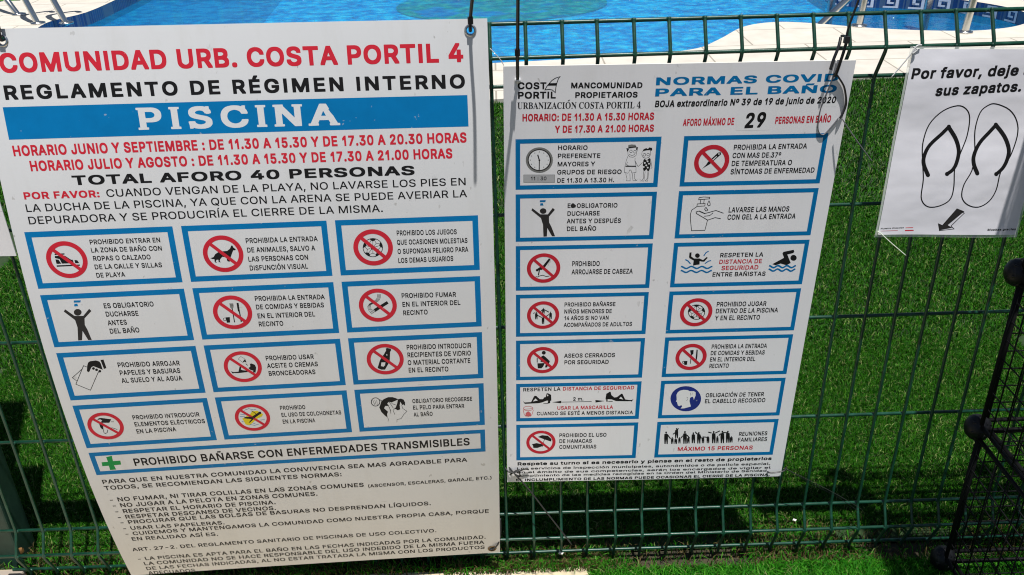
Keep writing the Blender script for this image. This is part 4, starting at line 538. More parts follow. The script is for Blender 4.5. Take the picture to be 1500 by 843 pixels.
LAYOUT = {'s1':{'p':[-686.9052, -60.0, -263.981, 0.0487, -0.0104, -0.0947, 0.239, -0.0027],'tw':[18.564, -10.093, -3.188],'parts':[
["title_lettering",None,[["T","COMUNIDAD URB. COSTA PORTIL 4","B","R",12.3,-226.6,650.3,-226.5,26.32,0,0]]],
["subtitle_lettering",None,[["T","REGLAMENTO DE RÉGIMEN INTERNO","B","K",11.0,-190.2,650.8,-190.0,19.69,1.2,0]]],
["blue_banner",None,[["Q","B",0,73,-1804,6448,451]]],
["banner_lettering",2,[["T","PISCINA","C","W",186.3,-143.5,472.2,-142.2,31.07,1.42,0]]],
["opening_hours_lettering",None,[["T","HORARIO JUNIO Y SEPTIEMBRE : DE 11.30 A 15.30 Y DE 17.30 A 20.30 HORAS","B","R",8.2,-111.8,649.2,-111.9,15.13,0,0],["T","HORARIO JULIO Y AGOSTO : DE 11.30 A 15.30 Y DE 17.30 A 21.00 HORAS","B","R",27.5,-89.5,627.8,-89.0,15.07,0,0]]],
["capacity_lettering",None,[["T","TOTAL AFORO 40 PERSONAS","B","K",81.6,-67.2,572.5,-65.7,14.16,0,0]]],
["notice_lettering",None,[["T","POR FAVOR:","B","R",9.8,-48.9,118.0,-48.1,10.7,0,0],["T","CUANDO VENGAN DE LA PLAYA, NO LAVARSE LOS PIES EN","R","K",126.0,-48.1,646.2,-47.8,11.4,0,0],["T","LA DUCHA DE LA PISCINA, YA QUE CON LA ARENA SE PUEDE AVERIAR LA","R","K",8.7,-30.2,646.4,-29.2,11.44,0,0],["T","DEPURADORA Y SE PRODUCIRÍA EL CIERRE DE LA MISMA.","R","K",8.4,-11.5,521.9,-10.5,11.58,0,0]]],
["rule_card",None,[["F","B",0,0,0,2120,901,86]]],
["pictogram",7,[["P","K",0,357,352,500,352,495,372,353,372],["P","K",0,353,388,496,390,572,457,596,458,601,513,429,513,412,440,347,419],["P","K",0,350,442,393,448,420,513,351,514],["P","K",0,619,464,659,470,678,516,620,516],["P","K",0,346,537,681,539,682,558,345,559]]],
["prohibition_ring",7,[["R","R",3,513,456,294,69]]],
["lettering",7,[["T","PROHIBIDO ENTRAR EN","M","K",88.7,23.1,191.5,24.1,7.56,0,0],["T","LA ZONA DE BAÑO CON","M","K",88.2,35.9,191.6,37.3,7.63,0,0],["T","ROPAS O CALZADO","M","K",88.5,49.1,172.8,50.5,7.7,0,0],["T","DE LA CALLE Y SILLAS","M","K",88.0,62.8,187.0,64.0,7.79,0,0],["T","DE PLAYA","M","K",87.6,76.4,130.2,76.8,7.87,0,0]]],
["rule_card",None,[["F","B",0,2245,0,2120,901,86]]],
["pictogram",11,[["P","K",0,2589,527,2639,512,2670,466,2717,437,2781,424,2853,422,2900,387,2927,336,2945,342,2951,369,2984,401,2972,416,2944,415,2918,466,2893,518,2879,586,2859,596,2837,589,2828,568,2831,526,2768,512,2734,548,2719,579,2735,601,2702,596,2704,557,2680,556,2660,581,2677,605,2645,596,2646,544,2620,542]]],
["prohibition_ring",11,[["R","R",3,2789,466,296,68]]],
["lettering",11,[["T","PROHIBIDA LA ENTRADA","M","K",314.1,31.0,420.7,32.0,8.05,0,0],["T","DE ANIMALES, SALVO A","M","K",314.1,46.1,415.5,46.9,8.14,0,0],["T","LAS PERSONAS CON","M","K",313.8,60.9,403.9,61.6,8.23,0,0],["T","DISFUNCIÓN VISUAL","M","K",313.9,75.6,401.6,76.3,8.33,0,0]]],
["rule_card",None,[["F","B",0,4490,0,2120,901,86]]],
["pictogram",15,[["L","K",0,10,5158,466,5150,505,5132,541,5107,571,5074,594,5038,608,5000,611,4962,604,4928,588,4900,562,4879,530,4868,493,4866,454,4875,416,4892,380,4918,350,4950,328,4986,315,5024,311,5061,318,5095,334,5123,359,5144,391,5156,427,5158,466],["P","K",0,5015,420,5050,449,5032,494,4986,492,4976,446],["P","K",0,4975,321,5004,312,5044,313,5072,325,5048,345,5020,359,4995,343],["L","K",0,6,5015,420,5020,359],["L","K",0,6,5048,345,5069,390,5117,403],["L","K",0,6,5069,390,5038,428],["P","K",0,5132,375,5148,400,5157,440,5154,471,5129,455,5109,433,5117,403],["L","K",0,6,5050,449,5109,433],["L","K",0,6,5129,455,5093,492,5094,543],["L","K",0,6,5093,492,5048,474],["P","K",0,5124,548,5105,573,5070,596,5040,604,5049,573,5063,546,5094,543],["L","K",0,6,5032,494,5063,546],["L","K",0,6,5049,573,5005,551,4957,569],["L","K",0,6,5005,551,5009,501],["P","K",0,4961,601,4932,590,4902,564,4887,538,4917,535,4947,541,4957,569],["L","K",0,6,4986,492,4947,541],["L","K",0,6,4917,535,4927,485,4897,445],["L","K",0,6,4927,485,4974,471],["P","K",0,4869,459,4871,428,4887,389,4907,365,4917,394,4921,425,4897,445],["L","K",0,6,4976,446,4921,425],["L","K",0,6,4917,394,4967,386,4995,343],["L","K",0,6,4967,386,4992,427]]],
["prohibition_ring",15,[["R","R",3,5017,460,296,72]]],
["lettering",15,[["T","PROHIBIDO LOS JUEGOS","M","K",538.0,27.9,628.6,29.2,8.15,0,0],["T","QUE OCASIONEN MOLESTIAS","M","K",537.5,43.1,644.2,44.1,8.24,0,0],["T","O SUPONGAN PELIGRO PARA","M","K",537.4,58.1,644.6,58.8,8.34,0,0],["T","LOS DEMAS USUARIOS","M","K",537.2,73.3,621.5,73.2,8.44,0,0]]],
["rule_card",None,[["F","B",0,0,1008,2120,901,86]]],
["pictogram",19,[["P","D",0,310,1261,422,1382,551,1389,662,1273,689,1311,560,1432,539,1545,561,1632,584,1815,530,1811,483,1646,439,1810,380,1810,422,1581,415,1453,283,1299],["P","D",0,540,1326,533,1343,521,1358,506,1370,489,1377,470,1379,453,1375,439,1366,429,1353,425,1337,426,1319,433,1302,444,1287,459,1275,477,1268,495,1267,512,1270,526,1279,536,1292,541,1308],["P","B",0,469,1121,571,1124,558,1159,461,1156],["P","B",0,467,1177,509,1177,512,1220,452,1219]]],
["lettering",19,[["T","ES OBLIGATORIO","M","K",88.0,127.8,163.0,128.5,8.55,0,0],["T","DUCHARSE","M","K",88.0,142.1,137.4,143.2,8.65,0,0],["T","ANTES","M","K",88.1,157.4,117.2,157.6,8.77,0,0],["T","DEL BAÑO","M","K",87.8,172.1,133.2,172.3,8.88,0,0]]],
["rule_card",None,[["F","B",0,2245,1008,2120,901,86]]],
["pictogram",22,[["P","G2",0,2755,1295,2814,1297,2809,1362,2792,1384,2769,1383,2758,1365],["L","K",0,15,2784,1381,2784,1628],["L","K",1,4,2761,1296,2761,1340],["L","K",1,4,2777,1297,2778,1341],["L","K",1,4,2794,1297,2794,1342],["L","K",1,4,2810,1298,2810,1343],["P","K",0,2864,1293,2895,1291,2893,1402,2896,1542,2897,1624,2877,1626,2877,1450,2863,1430],["P","K",0,2660,1534,2725,1532,2716,1627,2667,1628],["L","K",0,7,2665,1567,2663,1574,2660,1579,2656,1584,2651,1588,2645,1590,2640,1591,2634,1590,2630,1587,2626,1583,2623,1577,2622,1571,2622,1565,2624,1558,2627,1552,2631,1547,2636,1544,2642,1542,2648,1541,2653,1542,2658,1545,2662,1549,2664,1554,2665,1561,2665,1567]]],
["prohibition_ring",22,[["R","R",3,2781,1453,295,68]]],
["lettering",22,[["T","PROHIBIDA LA ENTRADA","M","K",314.3,127.2,420.9,129.5,8.34,0,0],["T","DE COMIDAS Y BEBIDAS","M","K",314.0,142.0,418.5,143.6,8.45,0,0],["T","EN EL INTERIOR DEL","M","K",314.2,157.8,403.0,159.0,8.56,0,0],["T","RECINTO","M","K",314.0,172.3,352.6,173.0,8.67,0,0]]],
["rule_card",None,[["F","B",0,4490,1008,2120,901,86]]],
["pictogram",26,[["P","K",0,4938,1510,5152,1376,5176,1420,4959,1558],["L","K",0,7,4871,1541,4900,1597],["L","K",0,7,4889,1531,4918,1586],["L","K",0,7,4906,1520,4935,1576],["L","K",0,7,4924,1510,4953,1566],["L","K",0,6,5019,1250,5013,1296,4993,1338,4962,1362,4914,1394,4883,1409,4850,1455,4851,1499,4861,1529],["L","K",0,6,5034,1250,5028,1300,5006,1345,4968,1373,4916,1402,4885,1416,4865,1456,4866,1499,4876,1524],["L","K",0,6,5049,1251,5043,1304,5019,1353,4975,1383,4919,1410,4887,1423,4880,1457,4881,1500,4892,1519],["L","K",0,6,5064,1252,5057,1308,5032,1360,4981,1394,4921,1417,4890,1430,4895,1458,4896,1501,4907,1514]]],
["prohibition_ring",26,[["R","R",3,5008,1444,293,67]]],
["lettering",26,[["T","PROHIBIDO FUMAR","M","K",537.9,133.5,622.9,135.2,8.51,0,0],["T","EN EL INTERIOR DEL","M","K",538.1,149.0,629.3,149.9,8.63,0,0],["T","RECINTO","M","K",538.3,164.3,577.5,164.5,8.74,0,0]]],
["rule_card",None,[["F","B",0,0,2017,2120,901,86]]],
["pictogram",30,[["L","K",0,10,400,2298,355,2271,157,2611,351,2742,555,2398],["L","K",0,9,314,2335,133,2484,185,2548],["P","K",0,383,2372,411,2272,435,2221,467,2197,564,2187,610,2211,623,2249,626,2367,559,2325,498,2289,462,2313,419,2385,395,2397],["P","K",0,513,2335,510,2342,506,2348,500,2353,493,2356,486,2357,480,2355,475,2351,471,2346,470,2339,470,2332,473,2325,478,2319,484,2314,490,2311,497,2310,503,2312,509,2315,512,2321,514,2328],["P","K",0,555,2362,552,2369,547,2376,542,2380,535,2383,528,2384,522,2382,516,2379,513,2373,511,2367,512,2359,515,2352,519,2346,525,2341,532,2338,539,2338,545,2339,550,2343,554,2348,555,2355],["P","K",0,597,2392,595,2399,590,2405,584,2410,578,2413,571,2414,564,2412,559,2409,556,2403,554,2396,555,2389,557,2382,562,2376,568,2371,574,2368,581,2367,588,2369,593,2373,596,2378,598,2385],["P","K",0,632,2183,680,2179,690,2339,648,2352]]],
["lettering",30,[["T","PROHIBIDO ARROJAR","M","K",86.5,233.7,182.3,236.2,9.02,0,0],["T","PAPELES Y BASURAS","M","K",86.4,248.8,180.6,250.5,9.15,0,0],["T","AL SUELO Y AL AGUA","M","K",86.5,263.7,180.7,265.1,9.29,0,0]]],
["rule_card",None,[["F","B",0,2245,2017,2120,901,86]]],
["pictogram",33,[["P","K",0,2582,2526,2622,2545,2701,2543,2728,2463,2740,2433,2768,2440,2744,2500,2770,2519,2846,2533,2842,2559,2705,2568,2626,2564,2609,2575],["P","K",0,2868,2481,2901,2457,2902,2404,2924,2397,2977,2427,2989,2480,2965,2576,2920,2569,2939,2539,2891,2518],["L","K",0,4,2736,2302,2782,2254,2841,2309,2793,2367,2736,2302],["P","K",0,2844,2312,2850,2349,2853,2375,2823,2356,2792,2376,2819,2338],["L","K",0,10,2839,2396,2862,2432]]],
["prohibition_ring",33,[["R","R",3,2784,2454,296,62]]],
["lettering",33,[["T","PROHIBIDO USAR","M","K",315.7,235.5,391.8,237.1,8.8,0,0],["T","ACEITE O CREMAS","M","K",316.1,250.4,396.8,251.6,8.93,0,0],["T","BRONCEADORAS","M","K",316.2,265.4,391.2,266.7,9.06,0,0]]],
["rule_card",None,[["F","B",0,4490,2017,2120,901,86]]],
["pictogram",37,[["P","K",0,5069,2241,5090,2234,5149,2254,5146,2288,5131,2309,5112,2480,5080,2548,5022,2650,4964,2647,4906,2612,4950,2479,4975,2429,5032,2346,5069,2280],["P","W",1,4976,2507,5040,2507,5029,2563,5005,2592,4963,2576],["P","W",1,5075,2344,5086,2375,5062,2374]]],
["prohibition_ring",37,[["R","R",3,5042,2449,296,65]]],
["lettering",37,[["T","PROHIBIDO INTRODUCIR","M","K",539.3,228.4,643.4,230.8,9.26,0,0],["T","RECIPIENTES DE VIDRIO","M","K",539.6,243.3,642.5,245.4,9.39,0,0],["T","O MATERIAL CORTANTE","M","K",539.2,258.4,641.1,260.1,9.52,0,0],["T","EN EL RECINTO","M","K",539.5,273.3,604.9,274.9,9.66,0,0]]],
["rule_card",None,[["F","B",0,0,3025,2120,901,86]]],
["pictogram",41,[["P","K",0,311,3344,347,3307,393,3308,534,3347,487,3415,385,3407,358,3389,388,3361,364,3333],["P","K",0,324,3371,361,3394,384,3412,365,3539,344,3543,324,3500],["L","K",0,9,360,3544,354,3617,371,3639,403,3621,429,3560],["L","K",0,9,443,3520,518,3528,579,3567],["L","K",0,4,534,3378,520,3407],["L","K",0,4,549,3379,535,3408],["L","K",0,4,565,3380,550,3410]]],
["prohibition_ring",41,[["R","R",3,414,3480,283,61]]],
["lettering",41,[["T","PROHIBIDO INTRODUCIR","M","K",86.7,337.9,194.0,339.4,8.77,0,0],["T","ELEMENTOS ELÉCTRICOS","M","K",86.6,352.5,200.4,354.2,8.91,0,0],["T","EN LA PISCINA","M","K",86.5,367.8,150.9,367.8,9.05,0,0]]],
["rule_card",None,[["F","B",0,2245,3025,2120,901,86]]],
["pictogram",45,[["P","Y",0,2608,3493,2758,3400,2789,3351,2876,3347,2959,3426,2928,3475,2851,3511,2702,3647,2643,3622],["P","K",1,2649,3465,2771,3464,2886,3384,2920,3371,2935,3403,2895,3431,2832,3479,2720,3585,2696,3589,2755,3515,2640,3490],["L","K",1,11,2783,3341,2824,3380,2862,3439],["P","K",1,2933,3398,2930,3407,2926,3415,2919,3420,2912,3424,2904,3425,2896,3423,2890,3418,2885,3412,2883,3403,2883,3394,2886,3386,2890,3378,2897,3372,2905,3368,2912,3368,2920,3370,2926,3374,2931,3381,2933,3389],["L","B",0,7,2668,3322,2743,3292,2817,3323,2866,3311],["L","B",0,7,2592,3398,2646,3408,2702,3401],["L","B",0,7,2576,3449,2624,3447,2664,3445],["L","B",0,7,2893,3546,2965,3541],["L","B",0,7,2713,3627,2781,3653,2856,3633],["L","B",0,7,2758,3599,2802,3618],["L","B",0,7,2592,3544,2620,3567]]],
["prohibition_ring",45,[["R","R",3,2777,3485,285,59]]],
["lettering",45,[["T","PROHIBIDO","M","K",324.4,335.5,366.2,336.8,8.46,0,0],["T","EL USO DE COLCHONETAS","M","K",324.6,350.7,423.2,352.3,8.59,0,0],["T","EN LA PISCINA","M","K",324.5,365.2,378.5,366.2,8.72,0,0]]],
["rule_card",None,[["F","B",0,4490,3025,2120,901,86]]],
["pictogram",49,[["P","K",0,4885,3368,4907,3297,4952,3249,5026,3213,5098,3218,5152,3242,5190,3270,5148,3293,5073,3329,5035,3306,5000,3345,5027,3398,4964,3394,4943,3445,5001,3522,4981,3573,4983,3648,4939,3597,4889,3514,4865,3418],["P","K",0,5182,3270,5231,3257,5277,3281,5297,3344,5292,3417,5270,3384,5245,3393,5218,3318,5204,3400,5206,3484,5164,3502,5127,3468,5085,3486,5137,3437,5168,3346],["L","K",0,13,4884,3304,4879,3326,4871,3346,4858,3364,4842,3377,4825,3384,4806,3386,4788,3382,4772,3372,4759,3357,4749,3338,4744,3317,4744,3294,4748,3272,4757,3251,4770,3234,4785,3221,4803,3214,4821,3212,4839,3216,4855,3226,4868,3241,4878,3260,4883,3281,4884,3304],["L","K",0,6,4771,3257,4798,3362],["L","K",0,6,4803,3259,4818,3363],["L","K",0,6,4835,3261,4838,3364],["L","K",0,11,4883,3254,4924,3288,4893,3368],["L","K",0,7,4983,3648,4993,3681,4984,3734],["L","K",0,7,5237,3392,5248,3466,5316,3534,5254,3604,5208,3686,5137,3702,5130,3766],["L","K",0,7,5033,3430,5046,3567],["L","K",0,7,5085,3486,5109,3593],["L","K",0,7,5000,3345,5051,3505],["L","K",0,7,5035,3306,5095,3455],["L","K",0,7,5072,3350,5141,3385]]],
["lettering",49,[["T","OBLIGATORIO RECOGERSE","M","K",541.5,336.7,641.6,338.2,8.57,0,0],["T","EL PELO PARA ENTRAR","M","K",541.6,350.6,627.5,352.6,8.7,0,0],["T","AL BAÑO","M","K",542.0,365.7,574.2,366.2,8.83,0,0]]],
["warning_bar",None,[["F","B",0,0,4034,6609,518,82]]],
["green_cross",52,[["P","N",0,258,4154,355,4131,345,4253,465,4252,457,4343,338,4348,347,4450,248,4453,253,4352,147,4350,155,4263,259,4261]]],
["lettering",52,[["T","PROHIBIDO BAÑARSE CON ENFERMEDADES TRANSMISIBLES","M","K",66.0,439.6,634.7,437.9,17.19,0,0]]],
["house_rules_lettering",None,[["T","PARA QUE EN NUESTRA COMUNIDAD LA CONVIVENCIA SEA MAS AGRADABLE PARA","M","D",3.9,477.2,628.5,477.6,9.84,0,0],["T","TODOS, SE RECOMIENDAN LAS SIGUIENTES NORMAS:","M","D",3.7,492.6,408.6,495.4,10.02,0,0],["T","- NO FUMAR, NI TIRAR COLILLAS EN LAS ZONAS COMUNES","M","D",3.4,523.3,444.0,525.9,10.41,0,0],["T","(ASCENSOR, ESCALERAS, GARAJE, ETC.)","M","D",449.5,529.0,671.5,525.8,8.06,0,0],["T","- NO JUGAR A LA PELOTA EN ZONAS COMUNES.","M","D",4.3,538.8,360.8,541.8,10.62,0,0],["T","- RESPETAR EL HORARIO DE PISCINA.","M","D",4.6,554.6,285.0,557.5,10.39,0,0],["T","- RESPETAR DESCANSO DE VECINOS.","M","D",4.9,570.2,283.1,573.1,10.6,0,0],["T","- PROCURAR QUE LAS BOLSAS DE BASURAS NO DESPRENDAN LÍQUIDOS.","M","D",5.4,585.2,559.4,586.6,10.34,0,0],["T","- USAR LAS PAPELERAS.","M","D",5.8,602.1,186.5,604.4,10.1,0,0],["T","- CUIDEMOS Y MANTENGAMOS LA COMUNIDAD COMO NUESTRA PROPIA CASA, PORQUE","M","D",5.8,618.2,664.4,618.1,10.33,0,0],["T","EN REALIDAD ASÍ ES.","M","D",14.0,634.1,168.6,636.3,10.56,0,0],["T","ART. 27-2. DEL REGLAMENTO SANITARIO DE PISCINAS DE USO COLECTIVO.","M","D",7.1,666.4,565.1,667.7,10.52,0,0],["T","- LA PISCINA ES APTA PARA EL BAÑO EN LAS FECHAS INDICADAS POR LA COMUNIDAD.","M","D",7.3,697.3,657.3,697.3,11.0,0,0],["T","LA COMUNIDAD NO SE HACE RESPONSABLE DEL USO INDEBIDO DE LA MISMA FUERA","M","D",15.4,714.0,653.6,714.1,11.27,0,0],["T","DE LAS FECHAS INDICADAS, AL NO ESTAR TRATADA LA MISMA CON LOS PRODUCTOS","M","D",15.1,730.6,654.7,730.7,10.98,0,0],["T","ADECUADOS","M","D",15.7,746.6,103.1,748.0,11.25,0,0]]]]},
's2':{'p':[32.1327, -35.0, -154.0925, 0.0145, -0.0179, 0.044, -0.0105, 0.0],'tw':[-5.253, -1.507, 3.842],'parts':[
["logo",None,[["T","COST","B","K",2.6,-73.6,43.7,-72.9,9.91,0,0],["T","PORTIL","B","K",2.6,-59.9,57.1,-59.4,10.02,0,0],["L","K",0,11,413,-720,435,-764,470,-810,509,-854,554,-884,620,-906,597,-875,578,-819,565,-757,558,-679,517,-716,471,-726,413,-720],["P","K",1,477,-814,577,-815,569,-779,447,-780]]],
["owner_lettering",None,[["T","MANCOMUNIDAD","B","K",76.9,-73.5,178.0,-72.2,8.32,0,0],["T","PROPIETARIOS","B","K",83.0,-59.6,172.1,-58.7,8.41,0,0],["T","URBANIZACION COSTA PORTIL 4","S","K",2.6,-45.1,177.3,-43.0,9.43,0,0],["P","K",0,731,-554,754,-572,772,-572,747,-549]]],
["opening_hours_lettering",None,[["T","HORARIO: DE 11.30 A 15.30 HORAS","B","R",9.2,-26.6,197.7,-25.4,11.0,0,0],["T","Y DE 17.30 A 21.00 HORAS","B","R",56.3,-8.5,198.8,-7.7,10.93,0,0]]],
["title_lettering",None,[["T","NORMAS COVID","B","B",194.0,-75.8,456.2,-76.6,11.18,0,0],["T","PARA EL BAÑO","B","B",193.9,-59.7,456.2,-60.4,11.32,0,0]]],
["paper_strip",None,[["P","X",0,1931,-548,4578,-557,4581,-395,1942,-391]]],
["lettering",4,[["T","BOJA extraordinario Nº 39 de 19 de junio de 2020","B","K",196.4,-43.8,456.7,-44.8,9.91,0,0.07]]],
["paper_strip",None,[["P","X",0,3167,-340,3639,-349,3663,-68,3175,-66]]],
["lettering",6,[["T","29","B","K",327.4,-9.8,360.0,-11.0,22.97,0,0.05]]],
["capacity_lettering",None,[["T","AFORO MÁXIMO DE","B","R",239.6,-15.2,313.8,-15.5,10.67,0,0]]],
["capacity_lettering",None,[["T","PERSONAS EN BAÑO","B","R",372.6,-15.6,454.4,-16.4,10.7,0,0]]],
["rule_card",None,[["F","B",0,0,0,2104,787,68]]],
["clock_drawing",10,[["P","G2",0,543,329,540,368,530,405,512,439,488,469,458,493,424,511,387,522,348,525,309,520,272,508,237,489,207,463,182,432,164,398,153,360,149,321,152,283,163,246,181,212,206,183,235,159,269,141,306,131,344,128,382,132,419,144,453,163,483,188,508,218,527,253,539,290],["P","D",1,516,328,513,361,504,393,489,423,468,448,442,469,413,484,381,493,348,496,314,492,282,482,253,465,227,443,205,417,189,387,180,355,176,322,179,289,189,257,204,228,225,203,251,183,280,168,311,159,344,156,377,160,409,170,438,186,464,208,486,234,502,263,512,295],["P","X",2,497,328,495,358,487,387,473,413,454,436,431,455,405,469,376,477,346,479,316,476,287,466,260,452,237,432,218,408,203,381,195,352,191,322,194,292,203,264,217,237,235,215,258,196,285,183,313,175,343,172,372,176,401,185,428,199,451,219,470,242,485,269,494,298],["L","D",3,12,338,199,350,199],["L","D",3,12,403,217,415,217],["L","D",3,12,451,264,463,264],["L","D",3,12,469,327,481,328],["L","D",3,12,453,391,465,391],["L","D",3,12,405,436,418,436],["L","D",3,12,340,452,353,452],["L","D",3,12,275,434,287,434],["L","D",3,12,227,386,239,386],["L","D",3,12,209,322,221,323],["L","D",3,12,226,259,238,260],["L","D",3,12,273,214,285,215],["L","K",3,17,321,241,346,327],["L","K",3,14,346,327,345,479],["P","K",3,360,328,357,336,350,341,342,341,335,336,332,327,335,319,341,313,350,314,357,319],["L","G2",0,6,119,551,574,560,576,680,119,670,119,551],["P","G1",0,122,554,571,564,573,676,122,667],["T","11 : 30","M","D",21.8,64.1,45.8,64.5,6.01,0,0]]],
["couple_drawing",10,[["P","G2",1,1630,118,1676,111,1733,116,1747,153,1633,163],["L","D",1,9,1603,176,1641,165,1747,153,1774,162],["L","K",2,12,1633,159,1747,146],["P","K",0,1611,182,1645,179,1632,211,1617,219],["P","K",0,1744,169,1771,165,1766,214,1750,193],["L","D",0,5,1628,211,1636,272,1661,301,1711,308,1752,283,1763,214],["L","D",0,5,1633,293,1614,362,1600,444,1598,543,1653,557],["L","D",0,5,1742,319,1741,364,1762,439,1769,547,1707,555,1692,508],["L","D",0,5,1660,553,1673,507,1692,508],["L","D",0,5,1618,560,1642,644,1637,677,1691,679,1680,561],["L","D",0,5,1715,562,1728,646,1734,680,1785,676,1756,646,1749,563],["L","D",0,5,1741,360,1794,456,1855,391],["L","D",0,5,1651,264,1694,280,1735,266],["L","D",0,5,1634,378,1621,419,1654,441],["L","D",0,5,1694,217,1692,227,1686,235,1676,237,1666,234,1658,226,1655,216,1657,205,1663,198,1673,195,1683,198,1691,206,1694,217],["L","D",0,5,1752,224,1750,235,1744,242,1734,245,1724,242,1716,234,1713,223,1715,213,1721,205,1731,203,1741,206,1749,214,1752,224],["L","K",0,17,1608,446,1762,450],["P","K",0,1844,220,1857,188,1894,172,1918,185,1939,161,1978,170,1984,202,1966,218,1957,202,1896,205],["P","K",0,1865,359,1882,335,1911,364,1940,336,1959,324,1977,419,1971,493,1958,530,1934,525,1921,496,1896,529,1875,516,1862,433],["P","X",1,1902,401,1900,409,1894,414,1886,414,1879,408,1876,400,1878,392,1884,387,1892,387,1899,392],["P","X",1,1941,377,1939,385,1933,390,1924,390,1918,385,1914,376,1916,368,1923,363,1931,363,1938,369],["P","X",1,1926,440,1924,448,1918,453,1910,453,1903,448,1899,439,1901,431,1908,426,1916,426,1923,432],["P","X",1,1964,414,1962,423,1956,427,1948,427,1941,422,1938,414,1940,406,1946,401,1954,401,1961,406],["P","X",1,1890,465,1888,473,1882,478,1874,478,1867,472,1864,464,1866,456,1872,451,1880,451,1887,456],["P","X",1,1950,476,1948,484,1942,489,1934,489,1927,484,1924,475,1926,467,1932,462,1940,462,1947,468],["L","D",0,5,1839,216,1835,268,1858,314,1897,327,1942,315,1966,271,1958,206],["L","D",0,5,1880,532,1888,641,1859,682,1895,687,1904,533],["L","D",0,5,1943,534,1946,642,1914,684,1950,689,1958,534],["L","D",0,5,1967,336,2001,477,1982,489],["L","D",0,5,1894,274,1892,284,1885,292,1876,294,1865,291,1857,283,1854,273,1856,262,1863,255,1873,252,1883,255,1891,263,1894,274],["L","D",0,5,1948,271,1946,281,1939,289,1929,291,1919,288,1911,280,1908,270,1910,259,1916,252,1926,249,1936,252,1944,260,1948,271]]],
["lettering",10,[["T","HORARIO","M","K",60.7,17.4,104.6,18.1,6.95,0,0],["T","PREFERENTE","M","K",60.6,30.0,123.7,30.8,7.02,0,0],["T","MAYORES Y","M","K",60.6,42.8,116.2,43.5,7.09,0,0],["T","GRUPOS DE RIESGO","M","K",60.5,55.6,156.1,56.7,7.16,0,0],["T","DE 11.30 A 13.30 H.","M","K",60.7,68.7,145.8,69.4,7.23,0,0]]],
["rule_card",None,[["F","B",0,0,862,2104,787,68]]],
["pictogram",14,[["P","D",0,250,1092,371,1195,483,1198,555,1092,587,1125,500,1235,505,1334,541,1409,599,1568,552,1567,478,1425,474,1569,422,1571,412,1369,380,1258,235,1126],["P","D",0,461,1142,459,1157,452,1169,441,1179,427,1186,412,1188,397,1185,383,1178,372,1168,365,1154,362,1140,364,1126,371,1113,382,1103,396,1097,411,1095,426,1098,440,1104,451,1115,458,1128],["P","B",0,359,964,448,963,443,995,360,995],["P","B",0,369,1013,405,1012,416,1050,364,1051],["P","D",1,821,1050,841,1032,872,1033,903,1060,894,1092,853,1100,828,1090]]],
["lettering",14,[["T","ES OBLIGATORIO","M","K",77.0,109.8,152.9,110.8,7.45,0,0],["T","DUCHARSE","M","K",77.0,122.8,126.8,123.2,7.52,0,0],["T","ANTES Y DESPUÉS","M","K",76.9,135.4,159.5,136.4,7.59,0,0],["T","DEL BAÑO","M","K",77.0,148.4,122.5,148.7,7.66,0,0]]],
["rule_card",None,[["F","B",0,0,1725,2104,787,68]]],
["pictogram",17,[["P","K",0,512,1946,536,1966,459,2094,404,2148,376,2147,360,2246,343,2241,356,2154,328,2170,313,2150,328,2130,369,2100,424,2069],["P","K",0,352,2150,351,2157,348,2163,344,2168,338,2171,332,2172,325,2171,319,2168,315,2163,312,2156,311,2149,312,2143,315,2137,319,2132,325,2129,331,2128,338,2129,343,2132,348,2137,351,2144],["L","K",0,11,308,2264,340,2272,378,2252,419,2243,475,2267,524,2260]]],
["prohibition_ring",17,[["R","R",3,431,2117,260,60]]],
["lettering",17,[["T","PROHIBIDO","M","K",86.8,209.1,130.5,209.9,8.68,0,0],["T","ARROJARSE DE CABEZA","M","K",86.7,223.9,182.5,224.7,8.77,0,0]]],
["rule_card",None,[["F","B",0,0,2587,2104,787,68]]],
["pictogram",21,[["P","K",0,444,2845,443,2850,440,2854,436,2853,433,2850,431,2845,432,2839,436,2836,440,2836,443,2840],["P","K",0,419,2858,438,2853,457,2859,460,2895,457,2944,444,2943,438,2902,434,2943,421,2943,417,2894],["P","K",0,333,2920,332,2927,328,2931,322,2931,318,2927,317,2920,318,2913,322,2908,327,2908,332,2913],["P","K",0,306,2938,325,2931,344,2939,347,2986,344,3050,331,3049,326,2995,321,3049,308,3049,304,2985],["P","K",0,561,2922,559,2929,555,2933,550,2933,546,2929,544,2922,546,2915,550,2910,555,2911,559,2915],["P","K",0,534,2940,553,2933,572,2940,575,2987,573,3050,560,3050,554,2996,550,3050,537,3049,532,2986],["P","K",0,443,3004,441,3011,437,3016,431,3015,427,3011,425,3003,427,2996,431,2991,437,2991,441,2996],["P","K",0,415,3022,434,3015,454,3023,456,3073,454,3142,441,3141,435,3083,431,3141,418,3141,413,3072],["L","K",0,14,415,2876,392,2909],["L","K",0,14,462,2877,527,2920],["L","K",0,14,343,2974,414,3018],["L","K",0,14,457,3019,528,2962],["L","K",0,14,299,2923,278,2939]]],
["prohibition_ring",21,[["R","R",3,434,2973,258,59]]],
["lettering",21,[["T","PROHIBIDO BAÑARSE","M","K",76.7,282.1,158.9,283.2,7.56,0,0],["T","NIÑOS MENORES DE","M","K",76.7,295.1,153.6,296.1,7.63,0,0],["T","14 AÑOS SI NO VAN","M","K",77.0,307.6,149.3,308.4,7.69,0,0],["T","ACOMPAÑADOS DE ADULTOS","M","K",76.8,320.5,187.6,321.4,7.76,0,0]]],
["rule_card",None,[["F","B",0,0,3450,2104,787,68]]],
